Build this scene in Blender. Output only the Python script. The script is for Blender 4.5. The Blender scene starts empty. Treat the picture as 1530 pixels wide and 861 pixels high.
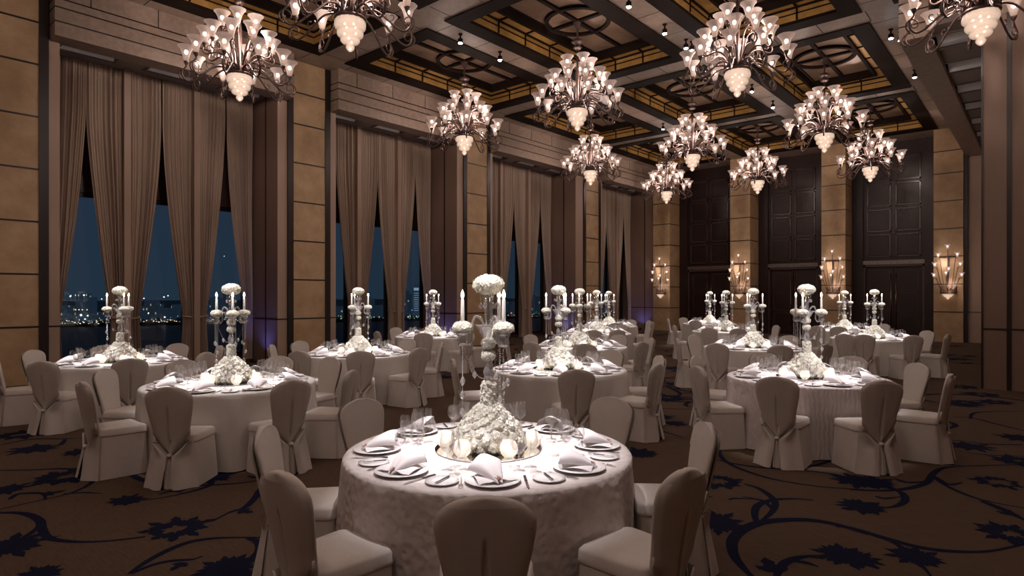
import bpy, math, random
from mathutils import Vector, Matrix
PI = math.pi
random.seed(7)
SC = bpy.context.scene
COL = SC.collection
R41 = math.atan2(.6567, .7545)          # yaw of the camera against the long axis of the room
CR, SR = math.cos(R41), math.sin(R41)
EYE = 1.74
FPX = 919.0
HOR = 441.3
def cam2w(X, Z):                          # metres right of / ahead of the viewer -> floor plan
    return (CR*X - SR*Z, SR*X + CR*Z)
def floor_pt(px, py):
    Z = FPX*EYE/(py-HOR); return cam2w((px-765)/FPX*Z, Z)

# ------------------------------------------------------------------ camera, world, exposure
cd = bpy.data.cameras.new('camera'); cam = bpy.data.objects.new('camera', cd); COL.objects.link(cam)
cam.location = (0, 0, EYE); cam.rotation_euler = (PI/2, 0, R41)
cd.sensor_width = 36; cd.lens = 36*FPX/1530; cd.shift_y = (HOR-430.5)/1530
cd.clip_start = .05; cd.clip_end = 6000
SC.camera = cam
SC.view_settings.view_transform = 'Standard'; SC.view_settings.look = 'None'
SC.view_settings.gamma = 1; SC.view_settings.use_curve_mapping = False
SC.view_settings.exposure = 0.0
cy = SC.cycles
cy.use_denoising = True; cy.max_bounces = 7; cy.diffuse_bounces = 3; cy.glossy_bounces = 3
cy.transmission_bounces = 4; cy.transparent_max_bounces = 24
cy.sample_clamp_indirect = 3; cy.caustics_reflective = False; cy.caustics_refractive = False
P_CHANDELIER = 56.0       # watts of each of the two lamps of a chandelier
P_SPOT = 2700.0            # watts of a track spot
P_SCONCE = 8.0
C_WARM = (1.0, .79, .70); C_SPOT = (1.0, .93, .95)
SKY_TOP = (.022, .032, .058, 1); SKY_LOW = (.018, .035, .054, 1)
w = bpy.data.worlds.new('dusk'); SC.world = w; w.use_nodes = True
nt = w.node_tree; nt.nodes.clear()
o_ = nt.nodes.new('ShaderNodeOutputWorld'); b_ = nt.nodes.new('ShaderNodeBackground')
tc = nt.nodes.new('ShaderNodeTexCoord'); sx = nt.nodes.new('ShaderNodeSeparateXYZ'); rp = nt.nodes.new('ShaderNodeValToRGB')
nt.links.new(tc.outputs['Generated'], sx.inputs[0]); nt.links.new(sx.outputs['Z'], rp.inputs[0])
rp.color_ramp.elements[0].position = 0.0; rp.color_ramp.elements[0].color = SKY_LOW
rp.color_ramp.elements[1].position = .35; rp.color_ramp.elements[1].color = SKY_TOP
nt.links.new(rp.outputs[0], b_.inputs[0]); nt.links.new(b_.outputs[0], o_.inputs[0])
b_.inputs[1].default_value = 1.0

# ------------------------------------------------------------------ helpers
def tag(o, label=None, cat=None, group=None, kind=None):
    if label: o['label'] = label
    if cat: o['category'] = cat
    if group: o['group'] = group
    if kind: o['kind'] = kind
    return o
def empty(name, loc=(0, 0, 0), rz=0, label=None, cat=None, group=None):
    o = bpy.data.objects.new(name, None); COL.objects.link(o)
    o.location = loc; o.rotation_euler = (0, 0, rz); o.empty_display_size = .1
    return tag(o, label, cat, group)
def dup(o, parent=None, loc=None, rz=None, scale=None, label=None, group=None):
    c = o.copy(); COL.objects.link(c); c.parent = parent
    if loc is not None: c.location = loc
    if rz is not None: c.rotation_euler = (0, 0, rz)
    if scale is not None: c.scale = scale
    if label: c['label'] = label
    if group: c['group'] = group
    for ch in KIDS.get(o.name, []):
        k = dup(ch, c)
    KIDS_ADD(o, c)
    return c
KIDS = {}
def KIDS_ADD(src, c): pass
class MB:
    def __init__(s): s.v = []; s.f = []; s.m = []; s.s = []
    def add(s, vs, fs, m=0, sm=False):
        n = len(s.v); s.v.extend([tuple(p) for p in vs])
        for f in fs: s.f.append([n+i for i in f]); s.m.append(m); s.s.append(sm)
        return s
    def box(s, x0, x1, y0, y1, z0, z1, m=0):
        return s.add([(x0,y0,z0),(x1,y0,z0),(x1,y1,z0),(x0,y1,z0),(x0,y0,z1),(x1,y0,z1),(x1,y1,z1),(x0,y1,z1)],
                     [(0,3,2,1),(4,5,6,7),(0,1,5,4),(1,2,6,5),(2,3,7,6),(3,0,4,7)], m)
    def lathe(s, prof, n=24, c=(0,0,0), m=0, sm=True, mod=None):
        vs = []; fs = []
        for k, (r, z) in enumerate(prof):
            for i in range(n):
                a = 2*PI*i/n; rr = r*(mod(a, k) if mod else 1)
                vs.append((c[0]+rr*math.cos(a), c[1]+rr*math.sin(a), c[2]+z))
        for k in range(len(prof)-1):
            for i in range(n):
                j = (i+1) % n
                fs.append((k*n+i, k*n+j, (k+1)*n+j, (k+1)*n+i))
        if prof[0][0] > 1e-4: fs.append(tuple(range(n))[::-1])
        if prof[-1][0] > 1e-4: fs.append(tuple((len(prof)-1)*n+i for i in range(n)))
        return s.add(vs, fs, m, sm)
    def shell(s, prof, n=24, c=(0,0,0), m=0, sm=True, mod=None):      # open lathe
        vs = []; fs = []
        for k, (r, z) in enumerate(prof):
            for i in range(n):
                a = 2*PI*i/n; rr = r*(mod(a, k) if mod else 1)
                vs.append((c[0]+rr*math.cos(a), c[1]+rr*math.sin(a), c[2]+z))
        for k in range(len(prof)-1):
            for i in range(n):
                j = (i+1) % n
                fs.append((k*n+i, k*n+j, (k+1)*n+j, (k+1)*n+i))
        return s.add(vs, fs, m, sm)
    def tube(s, pts, r, n=8, m=0, sm=True):
        pts = [Vector(p) for p in pts]; K = len(pts)
        rs = r if isinstance(r, (list, tuple)) else [r]*K
        t0 = (pts[1]-pts[0]).normalized()
        up = Vector((0,0,1)) if abs(t0.z) < .9 else Vector((1,0,0))
        nrm = t0.cross(up).normalized(); vs = []; fs = []
        for k in range(K):
            t = (pts[min(k+1,K-1)]-pts[max(k-1,0)]).normalized()
            nrm = (nrm - t*nrm.dot(t)).normalized(); bn = t.cross(nrm)
            for i in range(n):
                a = 2*PI*i/n; p = pts[k] + (nrm*math.cos(a)+bn*math.sin(a))*rs[k]; vs.append(tuple(p))
        for k in range(K-1):
            for i in range(n):
                j = (i+1) % n; fs.append((k*n+i, k*n+j, (k+1)*n+j, (k+1)*n+i))
        fs.append(tuple(range(n))[::-1]); fs.append(tuple((K-1)*n+i for i in range(n)))
        return s.add(vs, fs, m, sm)
    def grid(s, fn, nu, nv, m=0, sm=True):
        vs = [fn(i/nu, j/nv) for j in range(nv+1) for i in range(nu+1)]
        fs = [(j*(nu+1)+i, j*(nu+1)+i+1, (j+1)*(nu+1)+i+1, (j+1)*(nu+1)+i) for j in range(nv) for i in range(nu)]
        return s.add(vs, fs, m, sm)
    def build(s, name, mats, parent=None, kind=None):
        me = bpy.data.meshes.new(name); me.from_pydata(s.v, [], s.f)
        if not isinstance(mats, (list, tuple)): mats = [mats]
        for q in mats: me.materials.append(q)
        me.polygons.foreach_set('material_index', s.m); me.polygons.foreach_set('use_smooth', s.s); me.update()
        o = bpy.data.objects.new(name, me); COL.objects.link(o)
        if parent is not None: o.parent = parent; KIDS.setdefault(parent.name, []).append(o)
        if kind: o['kind'] = kind
        return o
def spline(pts, n=6, closed=False):           # Catmull-Rom through tuples
    P_ = [Vector(p) for p in pts]; out = []; K = len(P_)
    for i in range(K-1):
        a = P_[max(i-1,0)]; b = P_[i]; c = P_[i+1]; d = P_[min(i+2,K-1)]
        for k in range(n):
            t = k/n
            out.append(.5*((2*b)+(c-a)*t+(2*a-5*b+4*c-d)*t*t+(3*b-a-3*c+d)*t**3))
    out.append(P_[-1]); return out

# ------------------------------------------------------------------ materials
def mat(name, col, rough=.6, metal=0, noise=None, bump=None, spec=.5, sheen=0, coat=0):
    m = bpy.data.materials.new(name); m.use_nodes = True; t = m.node_tree; b = t.nodes['Principled BSDF']
    b.inputs['Base Color'].default_value = (*col, 1); b.inputs['Roughness'].default_value = rough
    b.inputs['Metallic'].default_value = metal; b.inputs['Specular IOR Level'].default_value = spec
    if sheen: b.inputs['Sheen Weight'].default_value = sheen
    if coat: b.inputs['Coat Weight'].default_value = coat
    tcn = t.nodes.new('ShaderNodeTexCoord')
    if noise:                                     # (scale, colour2, stretch)
        sc_, c2, st = noise
        mp = t.nodes.new('ShaderNodeMapping'); mp.inputs['Scale'].default_value = st
        n = t.nodes.new('ShaderNodeTexNoise'); n.inputs['Scale'].default_value = sc_; n.inputs['Detail'].default_value = 6
        n.inputs['Roughness'].default_value = .65
        r = t.nodes.new('ShaderNodeValToRGB'); r.color_ramp.elements[0].position = .35; r.color_ramp.elements[1].position = .68
        r.color_ramp.elements[0].color = (*c2, 1); r.color_ramp.elements[1].color = (*col, 1)
        t.links.new(tcn.outputs['Object'], mp.inputs[0]); t.links.new(mp.outputs[0], n.inputs[0])
        t.links.new(n.outputs[0], r.inputs[0]); t.links.new(r.outputs[0], b.inputs['Base Color'])
    if bump:                                      # (kind, scale, strength, distance)
        k, s_, st_, ds = bump
        if k == 'noise': q = t.nodes.new('ShaderNodeTexNoise'); q.inputs['Scale'].default_value = s_; q.inputs['Detail'].default_value = 4; so = q.outputs[0]
        elif k == 'voro': q = t.nodes.new('ShaderNodeTexVoronoi'); q.feature = 'SMOOTH_F1'; q.inputs['Scale'].default_value = s_; so = q.outputs['Distance']
        else: q = t.nodes.new('ShaderNodeTexWave'); q.inputs['Scale'].default_value = s_; q.inputs['Distortion'].default_value = 6; so = q.outputs['Fac']
        t.links.new(tcn.outputs['Object'], q.inputs['Vector'])
        bp = t.nodes.new('ShaderNodeBump'); bp.inputs['Strength'].default_value = st_; bp.inputs['Distance'].default_value = ds
        t.links.new(so, bp.inputs['Height']); t.links.new(bp.outputs[0], b.inputs['Normal'])
    return m
def emis(name, col, st, base=None):
    m = bpy.data.materials.new(name); m.use_nodes = True; t = m.node_tree; b = t.nodes['Principled BSDF']
    b.inputs['Base Color'].default_value = (*(base or col), 1); b.inputs['Roughness'].default_value = .5
    b.inputs['Emission Color'].default_value = (*col, 1); b.inputs['Emission Strength'].default_value = st
    m.cycles.emission_sampling = 'NONE'
    return m
def glassy(name, tint=(1,1,1), dif=.06, lo=.08, hi=.75, rough=.04, em=0):
    m = bpy.data.materials.new(name); m.use_nodes = True; t = m.node_tree; t.nodes.clear()
    o = t.nodes.new('ShaderNodeOutputMaterial'); lw = t.nodes.new('ShaderNodeLayerWeight'); lw.inputs[0].default_value = .35
    mr = t.nodes.new('ShaderNodeMapRange'); mr.inputs[3].default_value = lo; mr.inputs[4].default_value = hi
    tr = t.nodes.new('ShaderNodeBsdfTransparent'); tr.inputs[0].default_value = (*tint, 1)
    gl = t.nodes.new('ShaderNodeBsdfGlossy'); gl.inputs['Roughness'].default_value = rough
    df = t.nodes.new('ShaderNodeBsdfDiffuse'); df.inputs[0].default_value = (.9,.88,.9,1)
    mx = t.nodes.new('ShaderNodeMixShader'); m2 = t.nodes.new('ShaderNodeMixShader'); m2.inputs[0].default_value = dif
    t.links.new(lw.outputs['Facing'], mr.inputs[0]); t.links.new(mr.outputs[0], mx.inputs[0])
    t.links.new(tr.outputs[0], mx.inputs[1]); t.links.new(gl.outputs[0], mx.inputs[2])
    t.links.new(mx.outputs[0], m2.inputs[1]); t.links.new(df.outputs[0], m2.inputs[2]); t.links.new(m2.outputs[0], o.inputs[0])
    if em:
        e = t.nodes.new('ShaderNodeEmission'); e.inputs[0].default_value = (1,.84,.66,1); e.inputs[1].default_value = em; ad = t.nodes.new('ShaderNodeAddShader')
        t.links.new(m2.outputs[0], ad.inputs[0]); t.links.new(e.outputs[0], ad.inputs[1]); t.links.new(ad.outputs[0], o.inputs[0]); m.cycles.emission_sampling = 'NONE'
    return m
M = {}
M['stone'] = mat('stone', (.58,.40,.235), .55, noise=(2.2, (.44,.29,.16), (1,1,1)), bump=('noise', 3, .15, .02))
M['panel'] = mat('wall_panel', (.26,.17,.125), .55, noise=(2, (.23,.15,.11), (1,1,.2)))
M['lightpanel'] = mat('pilaster_panel', (.42,.30,.23), .5)
M['dark'] = mat('dark_bronze', (.018,.010,.008), .35)
M['wood'] = mat('dark_wood', (.026,.012,.011), .32, spec=.35)
M['wood2'] = mat('dark_wood_frame', (.075,.042,.037), .22)
M['beam'] = mat('silver_leaf_beam', (.33,.25,.20), .45, noise=(9, (.25,.185,.145), (1,1,1)), bump=('noise', 20, .2, .01))
M['frame'] = mat('ceiling_dark_frame', (.014,.008,.006), .7, spec=.08)
M['gold'] = mat('gold_band', (.52,.31,.10), .42, metal=.3, noise=(4, (.38,.22,.06), (1,1,1)))
M['cpanel'] = mat('ceiling_silk_panel', (.32,.215,.15), .34, metal=.3, noise=(.9, (.17,.11,.075), (1,1,1)), bump=('noise', 1.5, .4, .12))
M['soffit'] = mat('soffit_paint', (.22,.175,.155), .5)
M['silver'] = emis('soffit_silver_trough', (.62,.54,.50), .035, (.75,.70,.67)); M['silver'].node_tree.nodes['Principled BSDF'].inputs['Metallic'].default_value = .8; M['silver'].node_tree.nodes['Principled BSDF'].inputs['Roughness'].default_value = .35  # slight glow put into the silver leaf so the troughs look lit
M['curtain'] = mat('curtain_cloth', (.47,.36,.285), .75, noise=(2, (.41,.31,.245), (1,1,.15)), sheen=.2)
M['carpet'] = mat('carpet_brown', (.118,.080,.054), .95, noise=(7, (.080,.052,.035), (1,14,1)), spec=.1)
M['navy'] = mat('carpet_navy', (.010,.012,.030), .95, spec=.05)
M['cover'] = mat('chair_cover_cloth', (.70,.655,.61), .8, noise=(6, (.65,.605,.56), (1,1,1)), bump=('noise', 14, .12, .01), sheen=.15)
M['lace'] = mat('lace_cloth', (.74,.68,.66), .75, bump=('voro', 24, .8, .014), noise=(10, (.62,.56,.54), (1,1,1)))
M['ruffle'] = mat('ruffled_cloth', (.74,.68,.68), .7, bump=('wave', 7, .5, .012), noise=(10, (.66,.6,.6), (1,1,1)))
M['satin'] = mat('satin_cloth', (.74,.71,.67), .42, noise=(3, (.68,.65,.61), (1,1,1)))
M['napkin'] = mat('napkin_linen', (.70,.66,.66), .7, bump=('noise', 12, .15, .01))
M['china'] = mat('china', (.80,.77,.77), .18)
M['steel'] = mat('cutlery_steel', (.75,.72,.72), .18, metal=1)
M['steelh'] = mat('dark_handle', (.03,.02,.025), .3)
M['coral'] = mat('coral_ornament', (.42,.22,.17), .5)
M['petal'] = mat('petal_white', (.96,.93,.88), .7, noise=(9, (.90,.89,.80), (1,1,1)))
_t = M['petal'].node_tree; _p = _t.nodes['Principled BSDF']; _o = _t.nodes['Material Output']; _tr = _t.nodes.new('ShaderNodeBsdfTranslucent'); _tr.inputs[0].default_value = (.95,.93,.84,1)
_mx = _t.nodes.new('ShaderNodeMixShader'); _mx.inputs[0].default_value = .45; _t.links.new(_p.outputs[0], _mx.inputs[1]); _t.links.new(_tr.outputs[0], _mx.inputs[2]); _t.links.new(_mx.outputs[0], _o.inputs[0])
M['leaf'] = mat('leaf', (.05,.08,.03), .6)
M['glass'] = glassy('clear_glass', dif=.02, lo=.05, hi=.75)
M['crystal'] = glassy('crystal', dif=.16, lo=.22, hi=.9, rough=.08)
M['wax'] = emis('candle_wax', (1,.9,.8), .12, (.85,.82,.76))  # faint emission put into the wax for the flame's glow
M['flame'] = emis('flame', (1,.82,.62), 25)
M['globe'] = glassy('ribbed_votive_glass', tint=(1,.95,.9), dif=.45, lo=.25, hi=.7, rough=.15, em=.45)  # warm glow put into the glass in place of scattered candlelight
M['vglow'] = emis('votive_flame', (1,.72,.42), 7)
M['mirror'] = mat('mirror', (.85,.85,.85), .03, metal=1)
M['bronze'] = mat('chandelier_bronze', (.135,.090,.078), .42, metal=.55, noise=(9, (.085,.055,.05), (1,1,1)))
M['bulb'] = emis('bulb', (1,.88,.76), 10)
M['bowl'] = emis('chandelier_bowl_glass', (1,.64,.45), .62, (.5,.4,.33))
def shade_mat():
    m = bpy.data.materials.new('frosted_shade_glass'); m.use_nodes = True; t = m.node_tree; t.nodes.clear()
    o = t.nodes.new('ShaderNodeOutputMaterial'); tr = t.nodes.new('ShaderNodeBsdfTransparent'); tr.inputs[0].default_value = (1,.93,.88,1)
    e = t.nodes.new('ShaderNodeEmission'); e.inputs[0].default_value = (1,.66,.54,1); e.inputs[1].default_value = .27
    d = t.nodes.new('ShaderNodeBsdfDiffuse'); d.inputs[0].default_value = (.30,.26,.24,1)
    a = t.nodes.new('ShaderNodeAddShader'); mx = t.nodes.new('ShaderNodeMixShader')
    lw = t.nodes.new('ShaderNodeLayerWeight'); lw.inputs[0].default_value = .4
    mr = t.nodes.new('ShaderNodeMapRange'); mr.inputs[3].default_value = .58; mr.inputs[4].default_value = .95
    t.links.new(lw.outputs['Facing'], mr.inputs[0]); t.links.new(mr.outputs[0], mx.inputs[0])
    t.links.new(e.outputs[0], a.inputs[0]); t.links.new(d.outputs[0], a.inputs[1])
    t.links.new(tr.outputs[0], mx.inputs[1]); t.links.new(a.outputs[0], mx.inputs[2]); t.links.new(mx.outputs[0], o.inputs[0])
    m.cycles.emission_sampling = 'NONE'; return m
M['shade'] = shade_mat()
M['bowl'] = shade_mat(); M['bowl'].name = 'chandelier_bowl_glass'
for n_ in M['bowl'].node_tree.nodes:
    if n_.type == 'EMISSION': n_.inputs[0].default_value = (1,.70,.52,1); be_ = n_
    if n_.type == 'MAP_RANGE': n_.inputs[3].default_value = .93; n_.inputs[4].default_value = 1.0
    if n_.type == 'LAYER_WEIGHT': bl_ = n_
_bt = M['bowl'].node_tree; _mr = _bt.nodes.new('ShaderNodeMapRange'); _mr.inputs[3].default_value = .95; _mr.inputs[4].default_value = .22
_bt.links.new(bl_.outputs['Facing'], _mr.inputs[0]); _bt.links.new(_mr.outputs[0], be_.inputs[1])
M['pane'] = glassy('window_glass', tint=(.93,.96,1), dif=0, lo=.03, hi=.55, rough=.01)
M['spotlens'] = emis('spot_lens', (.85,.92,1), 60)
M['sea'] = mat('harbour_water', (.004,.010,.016), .4, spec=.05, bump=('noise', .02, .3, 2))
M['transom'] = mat('etched_silver', (.30,.26,.24), .3, metal=.6, noise=(8, (.10,.08,.08), (6,1,1)))
M['handle'] = mat('door_handle_brass', (.35,.26,.2), .25, metal=1)

# ================================================================== THE ROOM
WL = -15.0; CT = 7.94                        # left pier face, underside of the beams
def struct(mb, name, mats, parent=None):
    o = mb.build(name, mats, parent)
    if parent is None: o['kind'] = 'structure'
    return o
# ---- carpet with its woven vines (one mesh, two yarns)
fl = MB()
fl.add([(-17,-5,0),(4.5,-5,0),(4.5,29.6,0),(-17,29.6,0)], [(0,1,2,3)], 0)
PZ = [.0015]
def ribbon(pts, wd):
    pts = [Vector((p[0], p[1])) for p in pts]; K = len(pts); L = []; Rr = []
    PZ[0] += 2e-6
    for k in range(K):
        t = (pts[min(k+1,K-1)]-pts[max(k-1,0)])
        if t.length < 1e-6: t = Vector((1,0))
        t.normalize(); n = Vector((-t.y, t.x)); q = k/(K-1)
        w_ = wd*.72*(.55+.75*math.sin(PI*min(1, q*1.1+.05))**1)
        L.append((*(pts[k]+n*w_/2), PZ[0])); Rr.append((*(pts[k]-n*w_/2), PZ[0]))
    fl.add(L+Rr, [(K+k, K+k+1, k+1, k) for k in range(K-1)], 1)
def petal(c, a, r0, r1, wd):
    PZ[0] += 2e-6
    d = Vector((math.cos(a), math.sin(a))); n = Vector((-d.y, d.x)); c = Vector(c)
    pr = [(0,.25),(.35,1),(.55,.7),(.68,.95),(.82,.5),(1,0)]
    L = [c+d*(r0+(r1-r0)*t)+n*wd*h*.5 for t,h in pr]; Q = [c+d*(r0+(r1-r0)*t)-n*wd*h*.5 for t,h in pr]
    K = len(pr)
    fl.add([(*p, PZ[0]) for p in L+Q], [(K+k, K+k+1, k+1, k) for k in range(K-1)], 1)
def flower(c, r, n=19, hole=.28, a0=None, asp=1.0):
    r *= 1.0
    a0 = random.random()*6 if a0 is None else a0
    for k in range(n):
        a = a0+2*PI*k/n; rr = r*(1+.16*random.uniform(-1,1))*(1 if k % 2 else .74)
        petal(c, a, r*hole*random.uniform(.5,1.2), rr, r*.30)
    if hole < .2: petal(c, a0, -r*.5, r*.5, r)
def leafm(c, a, r): petal(c, a, 0, r, r*.45); petal(c, a+.9, 0, r*.6, r*.3); petal(c, a-.9, 0, r*.6, r*.3)
def reg(ox, oy, s): return lambda pts: [floor_pt(ox+x/s, oy+y/s) for x, y in pts]
def vine(f, pts, wd=.055): ribbon([ (p.x, p.y) for p in spline([(*q, 0) for q in f(pts)], 7)], wd)
g1 = reg(0,590,3.178); g2 = reg(180,640,3.896); g3 = reg(1030,640,3.896); g4 = reg(1270,560,2.862); g5 = reg(920,480,4.305)
vine(g1, [(-60,565),(0,562),(90,562),(150,575),(190,600),(200,640),(230,680),(300,695),(400,700),(520,695),(690,675)], .07)
vine(g1, [(190,615),(165,645),(90,690),(20,712)], .05)
vine(g1, [(0,360),(150,358),(300,352),(400,365),(440,400),(420,430),(330,470),(200,500),(0,545)])
vine(g1, [(300,472),(400,466),(485,470)], .04); vine(g1, [(45,498),(90,472),(200,470),(215,500)], .06)
vine(g1, [(0,240),(150,212),(300,210),(430,205)]); vine(g1, [(310,212),(290,235),(240,250)], .06)
vine(g1, [(150,185),(290,165),(430,130)], .05)
vine(g2, [(170,165),(90,185),(50,230),(80,280),(180,315),(350,332),(520,332),(700,320),(860,295)], .075)
vine(g2, [(450,235),(510,262),(530,320),(480,350),(380,378),(250,405),(100,425)])
vine(g2, [(220,388),(300,368),(360,376)], .04)
vine(g2, [(490,200),(650,190),(790,172)], .05)
vine(g2, [(860,310),(810,360),(780,410),(720,465),(640,490),(530,545)], .065); vine(g2, [(815,380),(840,410),(900,430)], .05)
vine(g2, [(740,280),(800,290),(860,280)], .05)
vine(g2, [(50,850),(150,780),(280,710),(400,665),(520,645),(650,638),(830,638)], .06)
vine(g2, [(740,640),(800,665),(810,710),(760,760),(700,800)], .07)
vine(g2, [(60,850),(180,800),(290,775),(420,765),(480,745)], .045)
vine(g3, [(60,80),(160,105),(180,160),(230,205),(330,250),(500,300),(750,340),(1010,358)])
vine(g3, [(90,165),(250,205),(400,228),(560,235),(720,220),(820,190),(850,175),(810,135),(740,115)], .06)
vine(g3, [(170,110),(200,75),(250,68)], .06); vine(g3, [(190,125),(240,112),(350,115)], .04)
vine(g3, [(560,237),(800,262),(920,285)], .045)
vine(g3, [(320,325),(400,350),(470,395),(500,440),(480,490),(420,540),(390,560)], .065)
vine(g3, [(480,470),(440,430),(380,412),(310,400)], .05)
vine(g3, [(395,560),(380,500),(400,450),(480,420),(600,412),(720,420)], .07); vine(g3, [(230,418),(270,410),(400,415)], .04)
vine(g3, [(1050,620),(850,560),(680,535),(520,538),(400,555),(300,600),(250,660),(260,740),(310,810),(370,870),(450,930)], .10)
vine(g3, [(500,880),(540,800),(600,765),(680,748),(790,742)], .07); vine(g3, [(600,775),(680,785),(750,808)], .05)
vine(g4, [(0,492),(150,497),(260,485),(330,460),(355,425),(400,400),(500,392),(744,385)], .07)
vine(g4, [(355,440),(440,490),(560,535),(744,572)], .05); vine(g4, [(560,540),(660,580),(760,630)], .08)
vine(g4, [(160,485),(220,505),(235,540),(190,565),(110,572)], .07); vine(g4, [(110,520),(150,530),(220,522)], .05)
vine(g4, [(-60,650),(0,655),(150,700),(300,740),(450,757),(600,755),(760,722)], .07)
vine(g4, [(100,690),(180,715),(240,755),(310,820),(360,880)], .05)
vine(g4, [(210,345),(330,375),(480,390)], .05); vine(g4, [(190,445),(250,462),(335,455)], .06); vine(g4, [(360,435),(420,470),(480,462)], .06)
vine(g4, [(744,240),(620,210),(520,185),(440,182)], .06); vine(g4, [(515,190),(530,165),(620,158),(744,157)], .06)
vine(g4, [(744,300),(600,298),(480,285),(380,275)], .05); vine(g4, [(360,190),(430,205),(450,220),(400,235),(370,235)], .08)
vine(g4, [(744,350),(600,345),(470,330)], .04)
vine(g5, [(240,345),(245,370),(300,392)], .09); vine(g5, [(550,375),(330,368),(310,385),(380,397)], .08)
vine(g5, [(250,432),(320,420),(400,455),(410,480),(360,500)], .09); vine(g5, [(320,412),(390,425)], .08); vine(g5, [(545,460),(400,467)], .07)
vine(g5, [(550,512),(480,520),(450,535),(470,552),(545,552)], .08); vine(g5, [(250,560),(400,566),(545,570)], .05)
vine(g5, [(40,700),(200,695),(300,710),(430,748)], .07); vine(g5, [(240,300),(340,310),(380,322),(300,335)], .09)
for f, c, r, h in ((g1,(100,190),.33,.3),(g1,(160,258),.27,.1),(g1,(380,272),.2,.1),(g1,(315,390),.34,.3),(g1,(30,450),.2,.1),(g1,(40,722),.26,.05),
                   (g1,(600,502),.17,.05),(g1,(190,850),.15,.1),(g2,(520,287),.26,.05),(g2,(330,585),.27,.35),(g2,(620,815),.22,.05),(g2,(640,855),.2,.1),
                   (g3,(170,312),.26,.35),(g3,(160,548),.25,.1),(g3,(980,308),.26,.1),(g3,(1000,455),.2,.1),(g3,(900,742),.22,.05),(g3,(990,765),.15,.05),(g3,(250,66),.25,.1),
                   (g4,(80,458),.27,.1),(g4,(60,568),.2,.1),(g4,(690,682),.25,.3),(g4,(280,780),.2,.05),(g4,(515,308),.27,.1),(g4,(730,272),.27,.1),(g4,(718,370),.27,.2),
                   (g4,(630,460),.22,.5),(g4,(490,120),.35,.2),(g4,(620,118),.3,.2),(g4,(470,52),.35,.2),
                   (g5,(330,495),.4,.3),(g5,(280,618),.25,.05),(g5,(380,660),.2,.05),(g5,(150,850),.25,.1),(g5,(290,300),.45,.3),(g5,(760,765),.3,.1)):
    flower(f([c])[0], r, hole=h)
leafm(g3([(500,840)])[0], 2.2, .22); leafm(g3([(70,395)])[0], .3, .1); leafm(g1([(210,475)])[0], 1.5, .16); leafm(g2([(700,480)])[0], .3, .14)
leafm(g2([(370,785)])[0], 5.2, .12); leafm(g3([(850,180)])[0], .5, .2); leafm(g2([(330,370)])[0], 2.5, .14); leafm(g4([(670,600)])[0], 1.5, .16)
rng = random.Random(3)
for k in range(70):                                  # the same repeat between and behind the tables
    x = rng.uniform(-14.5,-.5); y = rng.uniform(9,26.5)
    a = rng.uniform(0,6.3); s = rng.uniform(.7,1.3); pts = []
    for q in range(26):
        t = q/25; rr = s*(1-t*.72); an = a+t*rng.choice([4.2]); pts.append((x+rr*math.cos(an), y+rr*math.sin(an)))
    ribbon(pts, .08); flower(pts[-1], .24, hole=.15); 
    if k % 2: flower((pts[8][0]+.4, pts[8][1]+.3), .33, hole=.3)
struct(fl, 'floor', [M['carpet'], M['navy']])

# ---- piers on the left wall
JZ = [1.12, 2.15, 3.18, 4.21, 5.24, 6.27, 7.10]
def pier(n, u0, s0, s1, u1):
    b = MB(); z1 = CT
    b.box(-16.9, WL, u0, u1, 0, z1, 1)                      # panelled body
    b.box(WL, WL+.05, s0, s1, 0, z1, 0)                     # marble slab
    b.box(WL, WL+.07, s0-.16, s0, 0, z1, 2); b.box(WL, WL+.07, s1, s1+.16, 0, z1, 2)
    b.box(WL, WL+.02, u0, s0-.16, 0, 6.8, 3); b.box(WL, WL+.02, s1+.16, u1, 0, 6.8, 3)
    for z in JZ: b.box(WL+.04, WL+.056, s0, s1, z-.018, z+.018, 2)
    b.box(WL, WL+.03, u0, u1, 1.105, 1.135, 2)
    for u in (u0-.012, u1): b.box(-16.2, WL, u, u+.012, 1.105, 1.135, 2); b.box(-15.62, -15.58, u, u+.012, 0, 7, 2)
    return struct(b, 'trim_%d' % n, [M['stone'], M['panel'], M['dark'], M['lightpanel']])
pier(1, 1.4, 1.75, 3.01, 3.36); pier(2, 8.0, 8.42, 9.36, 9.72); pier(3, 14.4, 14.83, 15.83, 16.15); pier(4, 21.3, 22.0, 23.0, 23.32)
BAYS = [(3.36, 8.0), (9.72, 14.4), (16.15, 21.3), (23.32, 28.0)]
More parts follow.
